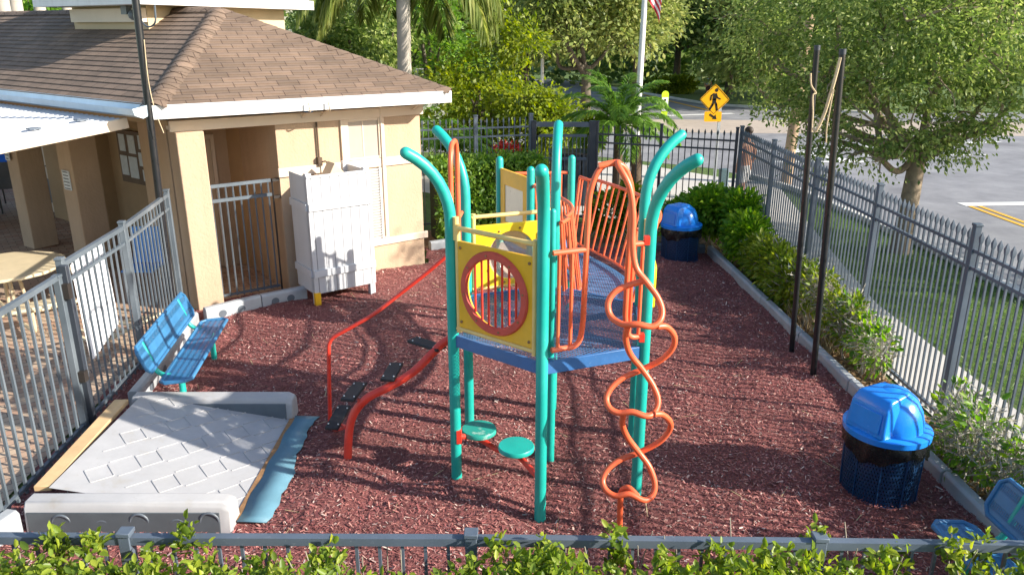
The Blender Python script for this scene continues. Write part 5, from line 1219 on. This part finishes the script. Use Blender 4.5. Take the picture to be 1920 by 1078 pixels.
def palm(name, label, base, h, r, crown_c, specs, bark, lmat, lw, ll, nleaf, trunks=None, hang=.35, bulge=False, group=None, tw=.75):
    t = thing(name, label, 'palm', base, group); b = MB()
    for (bx, tx, rr) in (trunks or [(base, crown_c, r)]):
        p = smoothpath([Vector(bx)+Vector((0,0,-.1)), Vector(bx).lerp(Vector(tx),.5), Vector(tx)], 8); rads = [rr*(1.05-.12*i/len(p))*(1+.06*(i % 2)) for i in range(len(p))]; b.tube(p, rads, 14)
        if bulge: b.tube([Vector(tx)+Vector((0,0,-.02)), Vector(tx)+Vector((0,0,.12)), Vector(tx)+Vector((0,0,.5))], [rr*1.25, rr*1.35, rr*.6], 14)
    part('trunk', b, bark, t)
    b = MB(); lv = []
    for (az, el, L, dr) in specs: frond(b, lv, crown_c, az, el, L, dr, nleaf, lw, ll, hang=hang, tw=tw)
    V = np.concatenate(lv); npmesh('fronds', V, np.arange(len(V)).reshape(-1,4), lmat, t); part('frond_ribs', b, lmat, t); return t
qc = at(755,-60,20.0); sp = [(a, rng.uniform(.25,.6), rng.uniform(2.7,3.3), rng.uniform(2.4,3.2)) for a in np.linspace(0,2*pi,17,endpoint=False) if sin(a) > -.3]
palm('queen_palm', 'tall palm with grey trunk and drooping feathery fronds behind the roof', (qc.x-.12,20,0), 4.3, .17, tuple(qc), sp+[(radians(-20),.25,3.0,2.6),(radians(195),.45,3.3,2.4),(radians(178),.3,3.0,2.6),(radians(168),.6,3.4,2.3),(radians(15),.2,2.8,2.2),(radians(-5),.5,3.2,2.6)], PALMT, L_PALMY, .042, .82, 230, bulge=True, hang=.8)
pc = at(1160,238,17.6); sp = [(a, e_, rng.uniform(1.25,1.6), rng.uniform(1.3,1.9)) for a, e_ in zip(np.arange(26)*2.4, np.linspace(.15,1.35,26))]
palm('date_palm', 'small bushy palm with arching fronds behind the back fence', (2.35,17.6,0), 1.75, .09, tuple(pc), sp, BARKD, L_PALM, .02, .38, 300, trunks=[((2.38,17.6,0),tuple(pc),.10),((2.85,17.75,0),(2.75,17.7,1.35),.12)], hang=.05, tw=1.15)
fc = at(840,240,17.5)
palm('low_palm', 'low dark green palm clump behind the fence by the roof edge', (fc.x,17.6,0), .9, .07, (fc.x,17.6,1.0), [(a, rng.uniform(.5,1.2), rng.uniform(1.0,1.4), rng.uniform(1.4,2.0)) for a in np.linspace(0,2*pi,16,endpoint=False)], BARKD, L_PALM, .03, .34, 90)
for i, (px, Y, w_, lab) in enumerate(((4,21,.16,'leftmost pale palm trunk rising above the porch roof'),(28,23,.17,'second pale palm trunk from the left above the roof'),(72,24,.16,'pale palm trunk just left of the upper fascia'),(123,26,.14,'slim pale palm trunk half hidden by the upper fascia corner'))):
    x0, x1 = at(px+6,70,Y).x, at(px-10,-90,Y).x
    palm('royal_palm', lab, (x0,Y,0), 6, w_, (x1,Y,8.5), [(a, .5, 2.6, 2.0) for a in np.linspace(0,2*pi,9,endpoint=False)], PALMT, L_PALMY, .05, .6, 60, group='pale palm trunks beyond the porch roof')
# --- trees
ob = [(np.array(at(px,py,Y)),(r_,r_,r_*.75)) for px, py, Y, r_ in ((1640,230,12.6,.75),(1720,250,12.3,.7),(1590,190,13.5,.8),(1800,210,12.5,.7),(1780,255,12.2,.5),(1540,150,14.0,.85),(1470,120,14.8,.9),(1680,150,12.5,.9),(1760,120,12.2,.9),(1850,90,12.4,.95),(1600,80,13.5,1.0),(1700,40,12.3,1.1),(1500,40,14.5,1.0),(1430,60,15.2,.8),(1810,20,12.6,1.1),(1900,30,12.8,.9),(1620,-40,13,1.2),(1750,-60,13,1.3),(1480,-60,15,1.2),(1880,-80,13,1.2),(1550,220,13.6,.4),(1530,265,13.2,.3),(1600,290,12.8,.25),(1860,215,12.0,.35),(1440,190,15.0,.5),(1390,30,16,.7),(1570,130,12.9,.6),(1880,150,12.3,.7))]+[(np.array(at(px,py,Y)),(.22,.22,.34)) for px, py, Y in ((1560,245,13),(1510,225,13.6),(1455,215,14.6),(1420,150,15.4),(1650,300,12.4),(1760,290,12.1),(1810,280,12.1),(1840,245,12),(1585,275,13),(1480,190,14.4),(1530,300,13),(1880,200,12),(1900,190,12.1))]
tree('oak_tree', 'big spreading oak tree with bare lower trunk just beyond the right fence', (6.74,13.2,0), 7, .145, 1.95, ob, 38000, .085, L_OAK, BARK, fold=False, lean=(.05,.0), nlimb=18, twigs=110, per=34, sig=.15)
# hanging moss and dead twigs in the oak are part of its crown texture (dry leaves)
ob2 = crown((12.6,9.6,4.2),(3.4,3.0,1.9),26,1.0)
tree('oak_tree', 'street oak whose leaves reach in at the right edge above the road', (12.8,9.2,0), 6, .2, 2.2, ob2, 16000, .12, L_OAK, BARK)
def bgtree(label, px, Y, zc_, R, nb, bs, nl, ls, mat, name='background_tree', tr=.2, fork=1.8, low=-.7):
    x = (px-960)/FPX*(Y*cos(PITCH)+.0)*1.0; x = at(px,120,Y).x
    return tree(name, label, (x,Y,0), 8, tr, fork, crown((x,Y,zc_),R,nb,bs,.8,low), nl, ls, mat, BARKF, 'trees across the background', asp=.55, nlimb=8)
bgtree('rounded yellow green tree right of the queen palm trunk', 910, 21.5, 1.9, (1.8,1.5,2.1), 34, .55, 10000, .14, L_YEL, fork=1.0, low=-1)
bgtree('low yellow green tree left of the small palm', 1010, 20.5, 1.1, (1.1,1.0,1.3), 16, .5, 7000, .13, L_YEL, fork=.6, low=-1)
bgtree('leafy tree between the roof edge and the queen palm trunk', 670, 23.5, 2.9, (2.0,1.6,2.6), 30, .75, 11000, .16, L_OAK, fork=1.0, low=-1)
bgtree('dark tree directly behind the queen palm trunk', 800, 26.5, 3.0, (2.3,1.8,2.6), 26, .8, 9000, .18, L_BOX, fork=1.0, low=-1)
bgtree('pale olive oak left of the flagpole', 1100, 33, 4.2, (3.0,2.4,2.8), 40, 1.0, 16000, .22, L_FAR, fork=2.2)
bgtree('pale olive oak right behind the flagpole', 1195, 36, 4.6, (2.4,2.2,2.6), 30, .95, 13000, .22, L_FAR, fork=2.4)
bgtree('tall hazy tree behind the slim lamp pole', 985, 40, 6.0, (4.6,3,5.0), 44, 1.5, 15000, .30, L_FAR, low=-1)
bgtree('tall green tree filling the gap above the palm fronds', 760, 38, 5.5, (5.2,3,5.0), 44, 1.5, 15000, .30, L_FAR, low=-1)
bgtree('deep green oak across the road left of the walking person', 1270, 50, 6.0, (5.0,3.4,4.4), 50, 1.4, 20000, .34, L_FARD, fork=2.8, low=-.75)
bgtree('wide shady oak overhanging the road behind the amber sign', 1370, 47, 5.6, (5.2,3.4,4.4), 52, 1.4, 21000, .33, L_FARD, fork=2.6, low=-.75)
bgtree('grey green oak behind the two black poles', 1480, 40, 4.8, (4.4,3.2,4.2), 48, 1.25, 18000, .29, L_FAR, fork=2.0, low=-.9)
bgtree('green oak beyond the road behind the big oak crown', 1640, 38, 5.2, (4.8,3.2,3.8), 44, 1.3, 17000, .27, L_FARD, fork=2.4, low=-.7)
bgtree('oak beyond the road in the upper right corner', 1830, 42, 6.0, (5.6,3.4,4.4), 44, 1.5, 16000, .30, L_FARD, fork=2.8, low=-.7)
bgtree('bushy tree behind the pale palm trunks', 40, 27, 3.2, (2.8,2.0,2.8), 26, .95, 8000, .2, L_SHRUB, low=-1)
bgtree('bushy green tree behind the upper fascia corner', 160, 30, 3.4, (3.4,2.0,3.0), 24, 1.0, 7000, .22, L_SHRUB, low=-1)
bgtree('leafy tree behind the blue windscreen at the left edge', -60, 24, 1.6, (3.5,1.6,2.0), 22, .9, 6000, .2, L_SHRUB, low=-1)
bl = [(np.array([x, 56+rng.normal(0,2), rng.uniform(0,3.5)]),(2.2,1.8,1.7)) for x in np.linspace(-30,60,110)]+[(np.array([x, 72+rng.normal(0,3), rng.uniform(0,10)]),(3.2,2.4,2.8)) for x in np.linspace(-60,75,80) for _ in range(2)]
cen, d = clumps(62000, bl); V, F = leaves(cen, .62, .6, .5, False); tag(npmesh('far_woods', V, F, L_FARD), 'dense dark woods closing the view beyond the road', 'woods', kind='stuff')
for k, (px, w_, lab) in enumerate(((1258,1.6,'low yellow green hedge across the road left part'),(1292,1.1,'low yellow green hedge across the road right part'))):
    x = at(px,170,47).x; shrub('roadside_hedge', lab, (x,47,0), [(np.array([x+i*.5-w_/2,47,.5]),(.5,.5,.5)) for i in range(int(w_/.4))], 1500, .22, L_HEDGE, cat='hedge', nst=6, fold=False)
